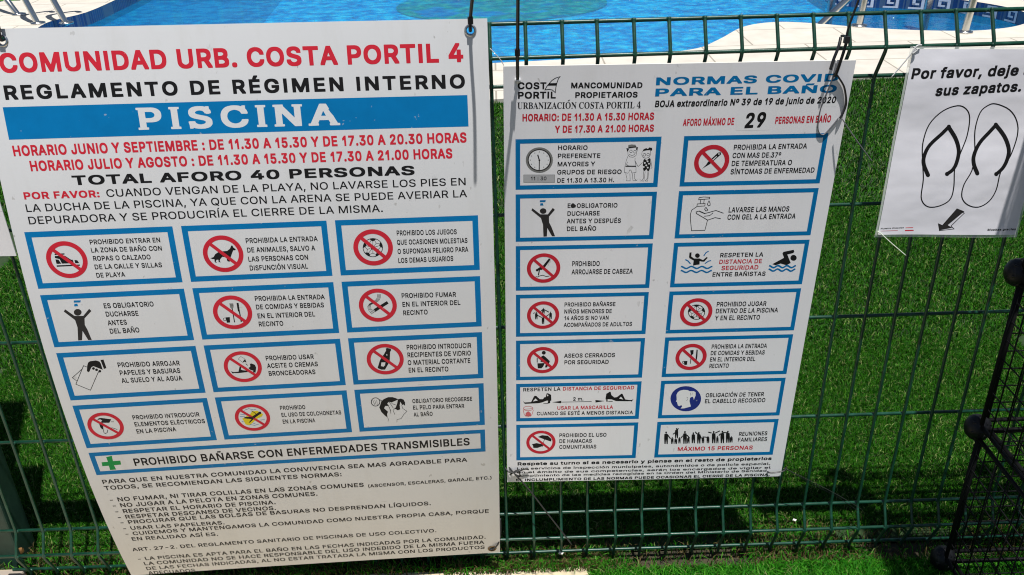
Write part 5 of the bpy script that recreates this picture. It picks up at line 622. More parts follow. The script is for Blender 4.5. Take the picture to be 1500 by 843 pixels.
["pictogram",25,[["P","K",0,487,3697,485,3708,481,3718,474,3726,465,3731,455,3733,445,3731,436,3725,429,3717,424,3707,422,3695,424,3684,428,3674,435,3666,444,3661,454,3659,464,3661,473,3667,480,3675,485,3685],["P","K",0,416,3765,452,3749,489,3785,549,3857,557,3875,511,3989,477,3989,498,3891,432,3881,402,3871],["P","K",0,351,3905,476,3900,448,3970,418,4005,359,4004],["L","K",0,15,347,3799,348,3887]]],
["prohibition_ring",25,[["R","R",3,438,3842,259,61]]],
["lettering",25,[["T","ASEOS CERRADOS","M","K",78.8,380.3,163.2,381.1,8.07,0,0],["T","POR SEGURIDAD","M","K",79.1,393.5,153.4,394.4,8.14,0,0]]],
["rule_card",None,[["F","B",0,0,4312,2104,787,68]]],
["sunbather_drawing",29,[["P","K",0,115,4671,145,4700,252,4695,298,4582,313,4562,340,4569,398,4637,452,4638,475,4601,498,4597,512,4521,535,4517,589,4551,595,4666,576,4679,576,4722,530,4736,541,4674,522,4669,430,4709,368,4722,145,4729],["L","K",0,11,461,4727,538,4729],["P","X",1,325,4621,364,4665,283,4682],["P","X",1,520,4540,547,4560,522,4583],["P","K",0,1990,4673,1961,4695,1913,4694,1847,4679,1797,4565,1780,4556,1703,4628,1660,4634,1609,4583,1592,4516,1579,4512,1521,4554,1511,4666,1527,4673,1526,4714,1551,4724,1548,4667,1619,4673,1691,4711,1892,4720,1947,4718,1961,4729],["L","K",0,11,1562,4718,1637,4717],["P","X",1,1773,4620,1814,4681,1743,4659],["L","K",0,11,761,4708,1279,4710],["P","K",0,607,4706,765,4681,758,4732],["P","K",0,1341,4679,1501,4703,1346,4732],["L","P",0,9,284,4831,281,4842,273,4853,260,4863,244,4870,224,4874,203,4875,182,4873,162,4868,145,4860,133,4850,124,4839,122,4827,124,4815,132,4804,145,4794,162,4788,182,4783,203,4782,224,4784,243,4789,260,4797,273,4807,281,4818,284,4831],["L","P",0,8,126,4846,276,4830],["L","P",0,9,118,4855,137,4953,161,4992,246,4994,273,4946,292,4860],["P","P",0,203,4886,246,4926,254,4985,207,5005,157,4982,161,4924]]],
["lettering",29,[["T","RESPETEN LA","M","K",11.2,447.0,74.6,446.7,7.23,0,0],["T","DISTANCIA DE SEGURIDAD","M","R",77.8,446.8,199.0,447.3,7.22,0,0],["T","2 m.","M","K",95.6,468.5,114.2,468.4,7.32,0,0],["T","USAR LA MASCARILLA","M","R",69.3,486.6,165.1,487.2,7.41,0,0],["T","CUANDO SE ESTÉ A MENOS DISTANCIA","M","K",34.7,497.8,199.7,499.3,7.46,0,0]]],
["rule_card",None,[["F","B",0,0,5174,2104,787,68]]],
["pictogram",32,[["P","K",0,376,5447,446,5410,547,5425,612,5501,605,5555,511,5514],["L","K",0,10,493,5482,449,5675],["P","K",0,271,5606,352,5582,448,5610,474,5643,373,5689,297,5687,291,5638]]],
["prohibition_ring",32,[["R","R",3,428,5565,255,55]]],
["lettering",32,[["T","PROHIBIDO EL USO","M","K",74.0,546.2,156.9,547.1,8.32,0,0],["T","DE HAMACAS","M","K",74.3,559.1,131.8,559.6,8.39,0,0],["T","COMUNITARIAS","M","K",74.6,572.1,140.2,572.8,8.45,0,0]]],
["rule_card",None,[["F","B",0,2432,0,2109,787,68]]],
["pictogram",36,[["P","K",0,2744,511,2798,447,2815,411,2952,264,2991,258,3001,291,2849,442],["P","X",1,2980,286,2978,293,2969,296,2960,293,2956,285,2959,278,2967,275,2976,278],["P","X",1,2858,395,2937,315,2944,326,2869,406]]],
["prohibition_ring",36,[["R","R",3,2874,400,259,67]]],
["lettering",36,[["T","PROHIBIDA LA ENTRADA","M","K",317.0,22.8,425.8,23.0,8.08,0,0],["T","CON MAS DE 37º","M","K",316.9,35.4,389.4,36.0,8.16,0,0],["T","DE TEMPERATURA O","M","K",316.9,47.9,407.6,48.4,8.23,0,0],["T","SÍNTOMAS DE ENFERMEDAD","M","K",317.0,61.0,443.3,61.2,8.31,0,0]]],
["rule_card",None,[["F","B",0,2432,862,2109,787,68]]],
["pictogram",40,[["L","K",0,10,2745,975,2810,965,2905,972,2907,997,2742,1008,2745,975],["L","K",0,10,2773,1009,2771,1072],["L","K",0,10,2825,1006,2826,1074],["L","K",0,10,2728,1076,2846,1074,2846,1113,2726,1117,2728,1076],["L","K",0,10,2726,1121,2654,1176,2640,1244,2647,1325,2683,1523,2888,1521,2912,1343],["L","K",0,11,3143,1241,3022,1192,2920,1222,2859,1238,2771,1195,2724,1208,2729,1235,2913,1350,3024,1311,3111,1332],["L","K",0,10,2853,1284,2936,1275,2984,1230],["L","K",0,10,2772,1202,2860,1243],["L","K",0,10,2900,1030,2881,1084,2899,1114,2925,1103,2921,1069,2900,1030],["L","K",0,10,2865,1136,2847,1165,2872,1198,2899,1182,2865,1136]]],
["lettering",40,[["T","LAVARSE LAS MANOS","M","K",321.1,123.1,414.7,123.7,8.7,0,0],["T","CON GEL A LA ENTRADA","M","K",320.8,135.3,426.1,136.0,8.77,0,0]]],
["rule_card",None,[["F","B",0,2432,1725,2109,787,68]]],
["bather_drawing",43,[["P","K",0,2853,1956,2852,1968,2848,1979,2841,1988,2831,1993,2820,1995,2808,1992,2797,1986,2788,1977,2782,1966,2779,1954,2779,1942,2783,1931,2791,1922,2801,1917,2812,1915,2823,1918,2834,1923,2843,1932,2850,1944],["P","K",0,2687,1897,2719,1897,2722,1968,2768,2005,2854,2007,2911,2037,2965,1981,2981,1998,2934,2064,2899,2063,2861,2052,2864,2113,2813,2118,2763,2130,2765,2040,2699,2000,2687,1980],["L","B",0,26,2575,2139,2596,2145,2618,2158,2640,2172,2661,2178,2681,2173,2701,2160,2720,2148,2740,2143,2761,2149,2783,2163,2805,2176,2827,2182,2847,2177,2866,2165,2886,2153,2906,2148,2927,2154,2949,2167,2971,2181,2992,2186,3013,2182,3032,2169,3051,2157,3072,2152],["L","B",0,26,2578,2210,2599,2216,2621,2230,2643,2243,2664,2249,2684,2244,2703,2232,2722,2219,2742,2215,2763,2221,2785,2234,2807,2247,2828,2253,2848,2249,2867,2236,2886,2224,2906,2219,2927,2225,2949,2238,2971,2252,2992,2258,3012,2253,3031,2241,3051,2228,3070,2224],["L","B",0,19,2633,2020,2675,2044,2720,2096],["L","B",0,17,2984,1883,2946,1904,2915,1964],["L","B",0,17,3038,2047,2996,2059,2946,2099]]],
["swimmer_drawing",43,[["P","K",0,4385,2038,4385,2054,4380,2068,4370,2079,4358,2086,4342,2088,4327,2085,4312,2077,4299,2066,4289,2051,4285,2035,4285,2019,4290,2005,4299,1994,4312,1987,4327,1985,4343,1988,4358,1996,4371,2007,4380,2022],["P","K",0,4314,1895,4331,1924,4319,1952,4227,1974,4303,2126,4241,2164,4147,2132,4068,2159,4014,2139,4184,2030,4147,1954,4162,1926,4298,1898],["L","B",0,28,3966,2163,3984,2169,4004,2182,4023,2196,4042,2202,4059,2197,4075,2184,4091,2172,4108,2167,4127,2173,4147,2186,4166,2200,4185,2206,4202,2201,4218,2188,4234,2176,4251,2171,4270,2177,4290,2190,4309,2204,4328,2210,4345,2205,4361,2193,4377,2180,4394,2175],["L","B",0,28,3967,2224,3986,2230,4006,2244,4025,2257,4044,2263,4061,2258,4077,2246,4092,2233,4109,2228,4128,2234,4148,2248,4167,2262,4186,2268,4203,2263,4219,2250,4234,2237,4251,2232,4270,2238,4290,2252,4309,2266,4328,2272,4345,2267,4361,2254,4377,2241,4394,2236]]],
["lettering",43,[["T","RESPETEN LA","M","K",316.5,199.6,385.1,199.9,7.5,0,0],["T","DISTANCIA DE","M","R",316.4,211.2,384.7,211.5,7.56,0,0],["T","SEGURIDAD","M","R",321.3,222.4,380.5,222.4,7.62,0,0],["T","ENTRE BAÑISTAS","M","K",308.1,233.5,393.4,234.3,7.68,0,0]]],
["rule_card",None,[["F","B",0,2432,2587,2109,787,68]]],
["pictogram",47,[["L","K",0,12,3034,2984,3033,3020,3023,3052,3004,3080,2979,3102,2948,3115,2914,3118,2879,3113,2846,3098,2816,3075,2792,3046,2776,3012,2768,2977,2769,2941,2779,2909,2798,2881,2823,2860,2854,2847,2888,2844,2922,2849,2956,2864,2985,2886,3009,2915,3026,2948,3034,2984],["P","K",0,2897,2943,2934,2970,2925,3011,2883,3010,2866,2968],["P","K",0,2844,2853,2869,2844,2906,2846,2933,2856,2914,2874,2892,2887,2867,2873],["L","K",0,7,2897,2943,2892,2887],["L","K",0,7,2914,2874,2941,2915,2986,2926],["L","K",0,7,2941,2915,2919,2951],["P","K",0,2995,2901,3014,2924,3029,2960,3031,2989,3006,2974,2984,2954,2986,2926],["L","K",0,7,2934,2970,2984,2954],["L","K",0,7,3006,2974,2979,3008,2988,3055],["L","K",0,7,2979,3008,2936,2993],["P","K",0,3016,3059,3003,3082,2975,3104,2949,3111,2952,3083,2961,3058,2988,3055],["L","K",0,7,2925,3011,2961,3058],["L","K",0,7,2952,3083,2909,3063,2869,3081],["L","K",0,7,2909,3063,2904,3017],["P","K",0,2877,3109,2850,3100,2818,3077,2800,3053,2827,3050,2855,3055,2869,3081],["L","K",0,7,2883,3010,2855,3055],["L","K",0,7,2827,3050,2827,3004,2794,2968],["L","K",0,7,2827,3004,2868,2991],["P","K",0,2771,2981,2768,2953,2776,2917,2790,2895,2804,2921,2812,2949,2794,2968],["L","K",0,7,2866,2968,2812,2949],["L","K",0,7,2804,2921,2848,2913,2867,2873],["L","K",0,7,2848,2913,2877,2950]]],
["prohibition_ring",47,[["R","R",3,2895,2985,262,63]]],
["lettering",47,[["T","PROHIBIDO JUGAR","M","K",320.8,288.6,401.9,289.6,8.63,0,0],["T","DENTRO DE LA PISCINA","M","K",320.7,301.2,422.5,302.2,8.7,0,0],["T","Y EN EL RECINTO","M","K",321.2,314.4,395.1,315.2,8.78,0,0]]],
["rule_card",None,[["F","B",0,2432,3450,2109,787,68]]],
["pictogram",51,[["P","K",0,2865,3715,2923,3706,2925,3787,2903,3804,2898,3981,2889,3981,2884,3796],["P","K",0,2970,3700,2991,3708,2998,3842,2990,3941,2974,3930,2971,3806],["P","K",0,2780,3924,2840,3922,2840,3997,2796,4003],["L","K",0,9,2791,3949,2789,3962,2781,3969,2770,3969,2760,3961,2756,3948,2758,3936,2766,3928,2777,3928,2787,3937,2791,3949]]],
["prohibition_ring",51,[["R","R",3,2893,3845,259,65]]],
["lettering",51,[["T","PROHIBIDA LA ENTRADA","M","K",321.1,369.3,413.6,370.1,8.4,0,0],["T","DE COMIDAS Y BEBIDAS","M","K",320.9,382.0,411.8,383.3,8.47,0,0],["T","EN EL INTERIOR DEL","M","K",321.1,394.7,397.8,395.7,8.53,0,0],["T","RECINTO","M","K",321.2,407.6,354.7,407.9,8.6,0,0]]],
["rule_card",None,[["F","B",0,2432,4312,2109,787,68]]],
["pictogram",55,[["P","V",0,3143,4703,3144,4749,3136,4793,3121,4834,3098,4872,3069,4904,3033,4929,2994,4948,2950,4958,2905,4961,2858,4956,2813,4942,2770,4921,2730,4893,2695,4860,2665,4821,2642,4778,2627,4734,2619,4688,2619,4642,2628,4598,2643,4558,2666,4521,2696,4490,2731,4465,2770,4447,2813,4437,2858,4434,2903,4439,2948,4452,2991,4473,3031,4500,3066,4533,3095,4571,3119,4613,3135,4657],["P","X",1,2715,4609,2732,4557,2767,4524,2827,4508,2896,4516,2935,4540,3004,4542,3037,4566,3043,4634,3021,4725,3010,4679,2989,4655,2954,4677,2948,4745,2983,4861,2874,4897,2811,4899,2833,4857,2818,4826,2782,4848,2759,4832,2734,4754,2718,4758,2727,4708],["L","G2",2,6,2890,4660,2917,4676,2914,4722,2891,4736],["L","G2",2,6,2950,4571,2962,4632],["L","G2",2,6,2982,4572,2980,4625]]],
["lettering",55,[["T","OBLIGACIÓN DE TENER","M","K",321.2,467.5,421.6,468.2,8.52,0,0],["T","EL CABELLO RECOGIDO","M","K",320.9,480.0,425.8,480.8,8.59,0,0]]],
["rule_card",None,[["F","B",0,2432,5174,2109,787,68]]],
["pictogram",58,[["P","K",0,2617,5410,2615,5424,2608,5432,2598,5432,2590,5423,2586,5410,2588,5396,2595,5388,2604,5388,2613,5397],["P","K",0,2573,5445,2603,5432,2635,5447,2646,5538,2650,5663,2629,5662,2613,5556,2613,5662,2592,5661,2577,5536],["P","K",0,2727,5523,2726,5531,2722,5536,2717,5536,2712,5531,2710,5523,2711,5515,2715,5510,2720,5511,2725,5515],["P","K",0,2699,5543,2719,5536,2741,5544,2747,5596,2749,5666,2736,5666,2725,5606,2724,5665,2711,5665,2701,5594],["P","K",0,2790,5337,2789,5348,2783,5354,2776,5354,2769,5347,2765,5336,2767,5325,2773,5318,2780,5319,2787,5326],["P","K",0,2754,5365,2779,5354,2807,5366,2816,5440,2820,5541,2802,5540,2788,5455,2788,5540,2770,5539,2757,5438],["P","K",0,2789,5546,2788,5553,2785,5557,2780,5557,2776,5552,2774,5546,2775,5539,2779,5535,2783,5535,2787,5539],["P","K",0,2760,5562,2783,5557,2806,5564,2812,5608,2813,5668,2798,5667,2788,5616,2786,5667,2770,5667,2761,5606],["P","K",0,2852,5526,2851,5533,2848,5537,2843,5537,2838,5533,2836,5525,2837,5518,2841,5514,2846,5514,2850,5519],["P","K",0,2827,5544,2845,5537,2864,5545,2871,5593,2873,5658,2860,5658,2851,5602,2850,5657,2838,5657,2829,5592],["P","K",0,2946,5409,2944,5423,2937,5432,2927,5431,2919,5422,2914,5408,2916,5394,2923,5386,2933,5386,2942,5395],["P","K",0,2902,5444,2932,5431,2964,5446,2976,5539,2982,5667,2961,5666,2943,5558,2945,5666,2924,5665,2907,5537],["P","K",0,3008,5525,3007,5533,3004,5537,2999,5537,2994,5532,2992,5525,2993,5517,2996,5513,3002,5513,3006,5518],["P","K",0,2981,5544,3001,5537,3022,5545,3029,5595,3032,5663,3018,5662,3007,5605,3007,5662,2993,5662,2983,5594],["P","K",0,3093,5439,3091,5451,3085,5458,3077,5458,3069,5450,3066,5438,3067,5426,3073,5419,3082,5419,3089,5426],["P","K",0,3053,5469,3081,5457,3111,5470,3122,5550,3127,5660,3107,5659,3091,5566,3092,5659,3072,5658,3057,5548],["P","K",0,3189,5437,3188,5449,3181,5457,3173,5457,3165,5449,3161,5436,3162,5423,3169,5416,3178,5416,3185,5424],["P","K",0,3149,5468,3177,5457,3207,5470,3218,5554,3224,5669,3205,5668,3188,5571,3189,5667,3170,5667,3154,5552],["P","K",0,3265,5522,3265,5530,3261,5535,3255,5534,3250,5529,3248,5522,3249,5514,3253,5509,3258,5509,3263,5514],["P","K",0,3238,5541,3258,5534,3279,5543,3287,5594,3290,5665,3276,5664,3265,5605,3265,5664,3251,5664,3241,5593],["P","K",0,3353,5520,3352,5528,3348,5532,3342,5532,3337,5527,3335,5519,3336,5511,3340,5506,3345,5506,3350,5511],["P","K",0,3323,5540,3345,5532,3369,5541,3377,5595,3380,5668,3365,5667,3352,5605,3352,5667,3337,5666,3326,5593],["P","K",0,3450,5423,3448,5437,3442,5445,3432,5445,3424,5436,3420,5423,3421,5409,3428,5401,3437,5401,3446,5410],["P","K",0,3407,5457,3437,5445,3469,5459,3482,5548,3489,5671,3469,5670,3450,5566,3452,5670,3431,5669,3413,5546],["P","K",0,3519,5525,3518,5533,3514,5538,3508,5537,3503,5532,3501,5524,3501,5516,3505,5511,3511,5511,3516,5517],["P","K",0,3493,5545,3511,5537,3530,5546,3538,5600,3543,5673,3530,5672,3519,5610,3520,5672,3508,5671,3497,5598],["P","K",0,3601,5423,3600,5437,3593,5445,3584,5445,3575,5436,3570,5422,3572,5408,3579,5400,3588,5400,3597,5409],["P","K",0,3559,5457,3588,5445,3621,5459,3634,5551,3642,5676,3622,5675,3602,5569,3605,5674,3584,5674,3565,5548],["P","K",0,3697,5425,3696,5438,3689,5446,3680,5446,3672,5437,3668,5424,3669,5411,3675,5403,3685,5403,3693,5412],["P","K",0,3655,5458,3685,5446,3717,5460,3731,5547,3738,5667,3718,5666,3698,5565,3701,5666,3680,5665,3661,5545],["P","K",0,3762,5531,3761,5538,3758,5542,3753,5542,3748,5538,3746,5530,3747,5523,3750,5519,3755,5519,3760,5524],["P","K",0,3733,5549,3755,5542,3779,5550,3787,5598,3790,5663,3775,5662,3763,5607,3763,5662,3747,5662,3736,5596],["L","K",0,20,2628,5455,2690,5549],["L","K",0,20,2724,5452,2774,5402,2809,5323],["L","K",0,20,3400,5444,3338,5421],["L","K",0,20,3465,5445,3542,5400],["L","K",0,20,3601,5438,3676,5446],["L","K",0,20,3182,5465,3135,5447,3113,5406],["L","K",0,20,3192,5472,3233,5559],["L","K",0,20,3266,5525,3364,5540],["L","K",0,20,2900,5486,2869,5542],["L","K",0,20,2973,5476,3025,5547],["L","K",0,20,3535,5505,3558,5460]]],
["lettering",58,[["T","REUNIONES","M","K",387.9,552.2,438.7,552.3,8.64,0,0],["T","FAMILIARES","M","K",387.6,565.0,439.9,565.1,8.71,0,0],["T","MÁXIMO 15 PERSONAS","M","R",282.8,582.6,416.9,583.1,8.8,0,0]]],
["footer_lettering",None,[["T","Respete su turno si es necesario y piense en el resto de propietarios","B","K",1.1,607.9,453.9,607.9,7.32,0,0],["T","Los servicios de inspección municipales, autonómidos o de policía especial,","M","D",0.3,617.6,453.5,618.8,5.36,0,0],["T","en el ámbito de sus competencias, serán los encargados de vigilar el","M","D",0.3,626.0,454.6,627.5,5.05,0,0],["T","cumplimiento de las medidas recogidas en la Orden del Ministerio de Sanidad.","M","D",-0.5,634.1,452.1,634.4,5.07,0,0],["T","EL INCLUMPLIMIENTO DE LAS NORMAS PUEDE OCASIONAR EL CIERRE DE LA PISCINA.","B","K",-1.1,644.3,455.5,644.3,5.78,0,0]]]]},
's3':{'p':[579.7291, -36.0, -39.4681, 0.0, -0.0342, -0.0591, 0.0, 0.0],'tw':[0, 0, 0],'W':214.4441322057723,'H':278.7356746301094,'parts':[
["message_lettering",None,[["T","Por favor, deje","B","K",5.1,42.8,158.3,37.8,15.2,0,0.02],["T","sus zapatos.","B","K",44.8,66.7,168.8,60.2,15.0,0,0.02]]],
["slipper_drawing",None,[["L","K",0,18,816,803,857,805,893,815,926,832,955,853,981,877,1002,904,1020,938,1035,981,1045,1036,1052,1102,1054,1172,1053,1240,1046,1306,1033,1373,1019,1440,1006,1503,995,1562,983,1617,975,1672,971,1730,978,1794,991,1861,1004,1928,1013,1988,1017,2043,1019,2095,1016,2141,1006,2181,989,2213,966,2239,938,2260,907,2278,872,2295,832,2308,792,2317,755,2320,723,2318,693,2310,665,2297,640,2279,616,2257,595,2231,576,2198,561,2154,553,2096,549,2026,546,1952,539,1880,525,1812,508,1745,491,1678,475,1611,460,1545,445,1479,433,1413,427,1346,428,1276,433,1205,444,1136,463,1073,492,1016,529,964,571,918,616,880,664,850,717,826,770,811,816,803],["L","K",0,18,1373,781,1421,792,1477,811,1535,835,1585,864,1628,899,1667,939,1701,984,1728,1030,1749,1077,1765,1126,1774,1179,1779,1238,1777,1305,1770,1381,1759,1457,1745,1528,1725,1591,1699,1650,1674,1708,1657,1770,1652,1838,1655,1910,1658,1980,1655,2042,1645,2096,1631,2143,1613,2185,1590,2222,1561,2254,1526,2282,1489,2302,1450,2314,1409,2316,1364,2310,1320,2296,1281,2278,1246,2255,1213,2225,1186,2191,1166,2153,1155,2110,1150,2063,1152,2012,1158,1961,1173,1909,1195,1857,1216,1802,1230,1743,1233,1681,1230,1616,1224,1548,1215,1476,1200,1399,1181,1318,1163,1237,1152,1161,1149,1089,1152,1019,1159,956,1171,904,1189,865,1212,838,1237,818,1263,801,1287,788,1311,779,1338,777,1373,781],["L","K",0,57,754,1111,743,1125,727,1146,707,1171,683,1202,649,1239,608,1283,568,1328,536,1372,515,1413,500,1454,491,1493,485,1531,483,1566,485,1598,492,1630,504,1664,524,1705,551,1750,577,1792,595,1820],["L","K",0,57,754,1111,780,1141,818,1184,859,1233,893,1279,919,1322,942,1365,960,1408,974,1450,982,1492,985,1533,985,1573,982,1610,978,1644,972,1676,962,1705,950,1731,933,1754,910,1775,889,1792,874,1804],["L","K",0,57,1439,1083,1429,1097,1414,1118,1396,1143,1375,1174,1348,1211,1315,1254,1283,1299,1258,1344,1240,1388,1227,1432,1218,1476,1213,1516,1212,1552,1216,1585,1224,1616,1235,1649,1253,1688,1277,1729,1301,1766,1317,1792],["L","K",0,57,1439,1083,1469,1113,1513,1155,1560,1204,1600,1251,1632,1297,1660,1344,1684,1391,1701,1435,1711,1478,1713,1519,1712,1558,1708,1595,1703,1629,1694,1660,1684,1689,1671,1716,1654,1742,1633,1767,1613,1787,1599,1802],["P","K",1,789,1105,787,1124,774,1135,755,1135,737,1124,727,1106,729,1087,742,1076,761,1076,779,1087],["P","K",1,1469,1077,1467,1096,1454,1107,1435,1107,1417,1096,1407,1078,1408,1059,1421,1048,1440,1048,1458,1059],["P","K",1,627,1820,625,1839,611,1851,592,1851,574,1839,564,1820,566,1801,579,1789,599,1789,617,1801],["P","K",1,905,1803,903,1823,890,1834,870,1834,852,1823,842,1804,844,1785,858,1773,877,1773,895,1784],["P","K",1,1348,1792,1347,1811,1333,1823,1314,1823,1295,1811,1285,1792,1287,1773,1300,1761,1320,1761,1338,1773],["P","K",1,1631,1802,1629,1821,1616,1833,1596,1833,1578,1821,1567,1802,1569,1783,1582,1771,1602,1771,1620,1783]]],
["arrow",None,[["P","D",0,1133,2334,1256,2381,1055,2602,1132,2645,943,2687,901,2573,974,2602],["L","K",0,11,1195,2376,1262,2410,1107,2616,1163,2664,944,2693]]],
["small_lettering",None,[["T","Muchas gracias","B","K",167.1,269.3,210.9,268.4,3.43,0,0.02],["T","Nuestra dirección","M","D",4.7,266.9,40.6,265.7,2.45,0,0],["P","P",0,426,2643,542,2639,544,2651,429,2654],["P","R",0,427,2685,558,2682,561,2698,430,2702],["L","R",0,5,56,2697,319,2690]]]]}}
FONT = {k: {c: (q[0]/500, [np.array(l, float).reshape(-1, 2)/500 for l in q[1:]]) for c, q in v.items()} for k, v in GLYPHS.items()}
_gc = {}
def glyph(font, ch):
    k = (font, ch)
    if k not in _gc:
        a, C_ = FONT[font][ch]
        # one tessellation per outer contour with the holes that lie in it
        area = [0.5*np.sum(c[:, 0]*np.roll(c[:, 1], -1)-np.roll(c[:, 0], -1)*c[:, 1]) for c in C_]
        big = max(area, key=abs); outs = [i for i in range(len(C_)) if area[i]*big > 0]
        V, T = [], []
        for oi in outs:
            o_ = C_[oi]; mn, mxx = o_.min(0), o_.max(0)
            hs_ = [C_[j] for j in range(len(C_)) if area[j]*big < 0 and (C_[j].min(0) > mn-.01).all() and (C_[j].max(0) < mxx+.01).all()]
            loops = [[Vector((*p, 0)) for p in l] for l in [o_]+hs_]
            t = tessellate_polygon(loops); base_ = len(V)
            V += [tuple(p[:2]) for l in loops for p in l]; T += [tuple(i+base_ for i in q) for q in t]
        _gc[k] = (a, np.array(V), T)
    return _gc[k]

class Surface:
    """a hung sheet: sign millimetres (u right, v down) -> metres in the scene"""
    def __init__(s, p, tw, scale=1.0): s.p = p; s.tw = tw; s.k = scale
    def raw(s, u, v):
        ox, oy, oz, ya, ro, f0, f1, f2 = s.p
        a = np.array([math.cos(ya)*math.cos(ro), math.sin(ya)*math.cos(ro), math.sin(ro)]); yv = np.array([-math.sin(ya), math.cos(ya), 0]); zz = np.cross(a, yv)
        n_ = 24; t = np.linspace(0, 1, n_+1)[None]*v[:, None]; tm = (t[:, 1:]+t[:, :-1])/2; dt = v[:, None]/n_
        ph = f0+f1*(tm/500)+f2*(tm/500)**2; dz = -(np.cos(ph)*dt).sum(1); dy = (np.sin(ph)*dt).sum(1)
        S = np.array([ox, oy, oz])+u[:, None]*a+dz[:, None]*zz+dy[:, None]*yv
        k1, k2, k3 = s.tw; d = k1*(u/500)*(v/500)+k2*(u/500)*(v/500)**2+k3*(u/500)**2
        S = S+d[:, None]*yv
        S = S/1000.0+np.array([0, 0, 1.0])
        return CAM+s.k*(S-CAM)
    def at(s, u, v, off=0.0):
        u = np.asarray(u, float); v = np.asarray(v, float); P = s.raw(u, v)
        du = s.raw(u+2, v)-P; dv = s.raw(u, v+2)-P; n_ = np.cross(dv, du); n_ /= np.linalg.norm(n_, axis=1)[:, None]
        if n_[0, 1] > 0: n_ = -n_
        return P+n_*(np.asarray(off).reshape(-1, 1) if np.ndim(off) else off)
LEV = lambda l: .00007+.00003*l
class Decal:
    def __init__(s): s.u = []; s.v = []; s.o = []; s.f = []; s.m = []; s.mats = []
    def mi(s, c):
        if c not in s.mats: s.mats.append(c)
        return s.mats.index(c)
    def add(s, uv, tris, col, lev):
        b_ = len(s.u); s.u += [float(p[0]) for p in uv]; s.v += [float(p[1]) for p in uv]; s.o += [LEV(lev)]*len(uv)
        s.f += [tuple(i+b_ for i in t) for t in tris]; s.m += [s.mi(col)]*len(tris)
    def poly(s, pts, col, lev):
        t = tessellate_polygon([[Vector((*p, 0)) for p in pts]]); s.add(pts, t, col, lev)
    def grid(s, u0, v0, u1, v1, col, lev, step=12):
        nu = max(1, int(abs(u1-u0)/step)); nv = max(1, int(abs(v1-v0)/step)); P = []; F = []
        for j in range(nv+1):
            for i in range(nu+1): P.append((u0+(u1-u0)*i/nu, v0+(v1-v0)*j/nv))
        for j in range(nv):
            for i in range(nu): a = j*(nu+1)+i; F.append((a, a+1, a+nu+2, a+nu+1))
        s.add(P, F, col, lev)
    def stroke(s, pts, w_, col, lev):
        P = [np.array(p, float) for p in pts]
        Q = [P[0]]
        for p in P[1:]:
            if np.linalg.norm(p-Q[-1]) > .05: Q.append(p)
        if len(Q) < 2: return
        closed = np.linalg.norm(Q[0]-Q[-1]) < .3 and len(Q) > 3
        n_ = len(Q); L_, R_ = [], []
        for i in range(n_):
            a = Q[i-1] if i > 0 else (Q[-2] if closed else Q[0]); c = Q[i+1] if i < n_-1 else (Q[1] if closed else Q[-1])
            d0 = Q[i]-a; d1 = c-Q[i]; d0 = d0/np.linalg.norm(d0) if np.linalg.norm(d0) > 1e-6 else None; d1 = d1/np.linalg.norm(d1) if np.linalg.norm(d1) > 1e-6 else None
            if d0 is None: d0 = d1
            if d1 is None: d1 = d0
            nn = np.array([-(d0+d1)[1], (d0+d1)[0]]); l_ = np.linalg.norm(nn)
            nn = nn/l_ if l_ > .2 else np.array([-d0[1], d0[0]]); k_ = 1/max(.5, nn@np.array([-d0[1], d0[0]]))
            L_.append(Q[i]+nn*w_/2*k_); R_.append(Q[i]-nn*w_/2*k_)
        s.add(L_+R_, [(i, i+1, n_+i+1, n_+i) for i in range(n_-1)], col, lev)
    def text(s, txt, font, col, u0, v0, u1, v1, cap, sx, sl, lev=1):
        fit, _, tail = txt.partition('|'); A = FONT[font]; sp = .39
        adv = lambda t: sum(sp if c == ' ' else A[c][0] for c in t)
        Wd = math.hypot(u1-u0, v1-v0); ls = 0.0
        if sx: ls = (Wd-adv(fit)*cap*sx)/max(1, len(fit)-1)
        else: sx = Wd/(adv(fit)*cap)
        ex = np.array([u1-u0, v1-v0])/Wd; ey = np.array([0, -1.0]); x = 0.0
        for c in fit+tail:
            if c == ' ': x += sp*cap*sx+ls; continue
            a, V, T = glyph(font, c)
            P = np.array([u0, v0])+(x+V[:, :1]*cap*sx+V[:, 1:]*cap*sl)*ex+V[:, 1:]*cap*ey
            s.add(P, T, col, lev); x += a*cap*sx+ls
    def ring(s, cx, cy, r, th, col, lev):
        n_ = 56; a = np.linspace(0, 2*np.pi, n_+1)[:-1]; o_ = np.stack([cx+r*np.cos(a), cy+r*np.sin(a)], 1); i_ = np.stack([cx+(r-th)*np.cos(a), cy+(r-th)*np.sin(a)], 1)
        s.add(np.concatenate([o_, i_]), [(k, (k+1) % n_, n_+(k+1) % n_, n_+k) for k in range(n_)], col, lev)
        d = np.array([math.cos(R(45)), math.sin(R(45))]); nn = np.array([-d[1], d[0]])*th*.38; e = r-th+.15; c = np.array([cx, cy])
        s.add([c-d*e+nn, c+d*e+nn, c+d*e-nn, c-d*e-nn], [(0, 1, 2, 3)], col, lev-.5)
    def build(s, name, surf, parent):
        if not s.u: return None
        P = surf.at(np.array(s.u), np.array(s.v), np.array(s.o)); off = np.array(parent_origin(parent))
        me = bpy.data.meshes.new(name); me.from_pydata([tuple(p) for p in P-off], [], s.f); me.update()
        # every face looks at the viewer's side of the sheet
        bm = bmesh.new(); bm.from_mesh(me)
        for f in bm.faces:
            if f.normal.y > 0: f.normal_flip()
        bm.to_mesh(me); bm.free()
        o = link(name, me, None, parent)
        for c in s.mats: me.materials.append(INK[c])
        me.polygons.foreach_set('material_index', s.m); return o
def parent_origin(p):
    v = Vector((0, 0, 0))
    while p is not None: v += Vector(p.location); p = p.parent
    return v
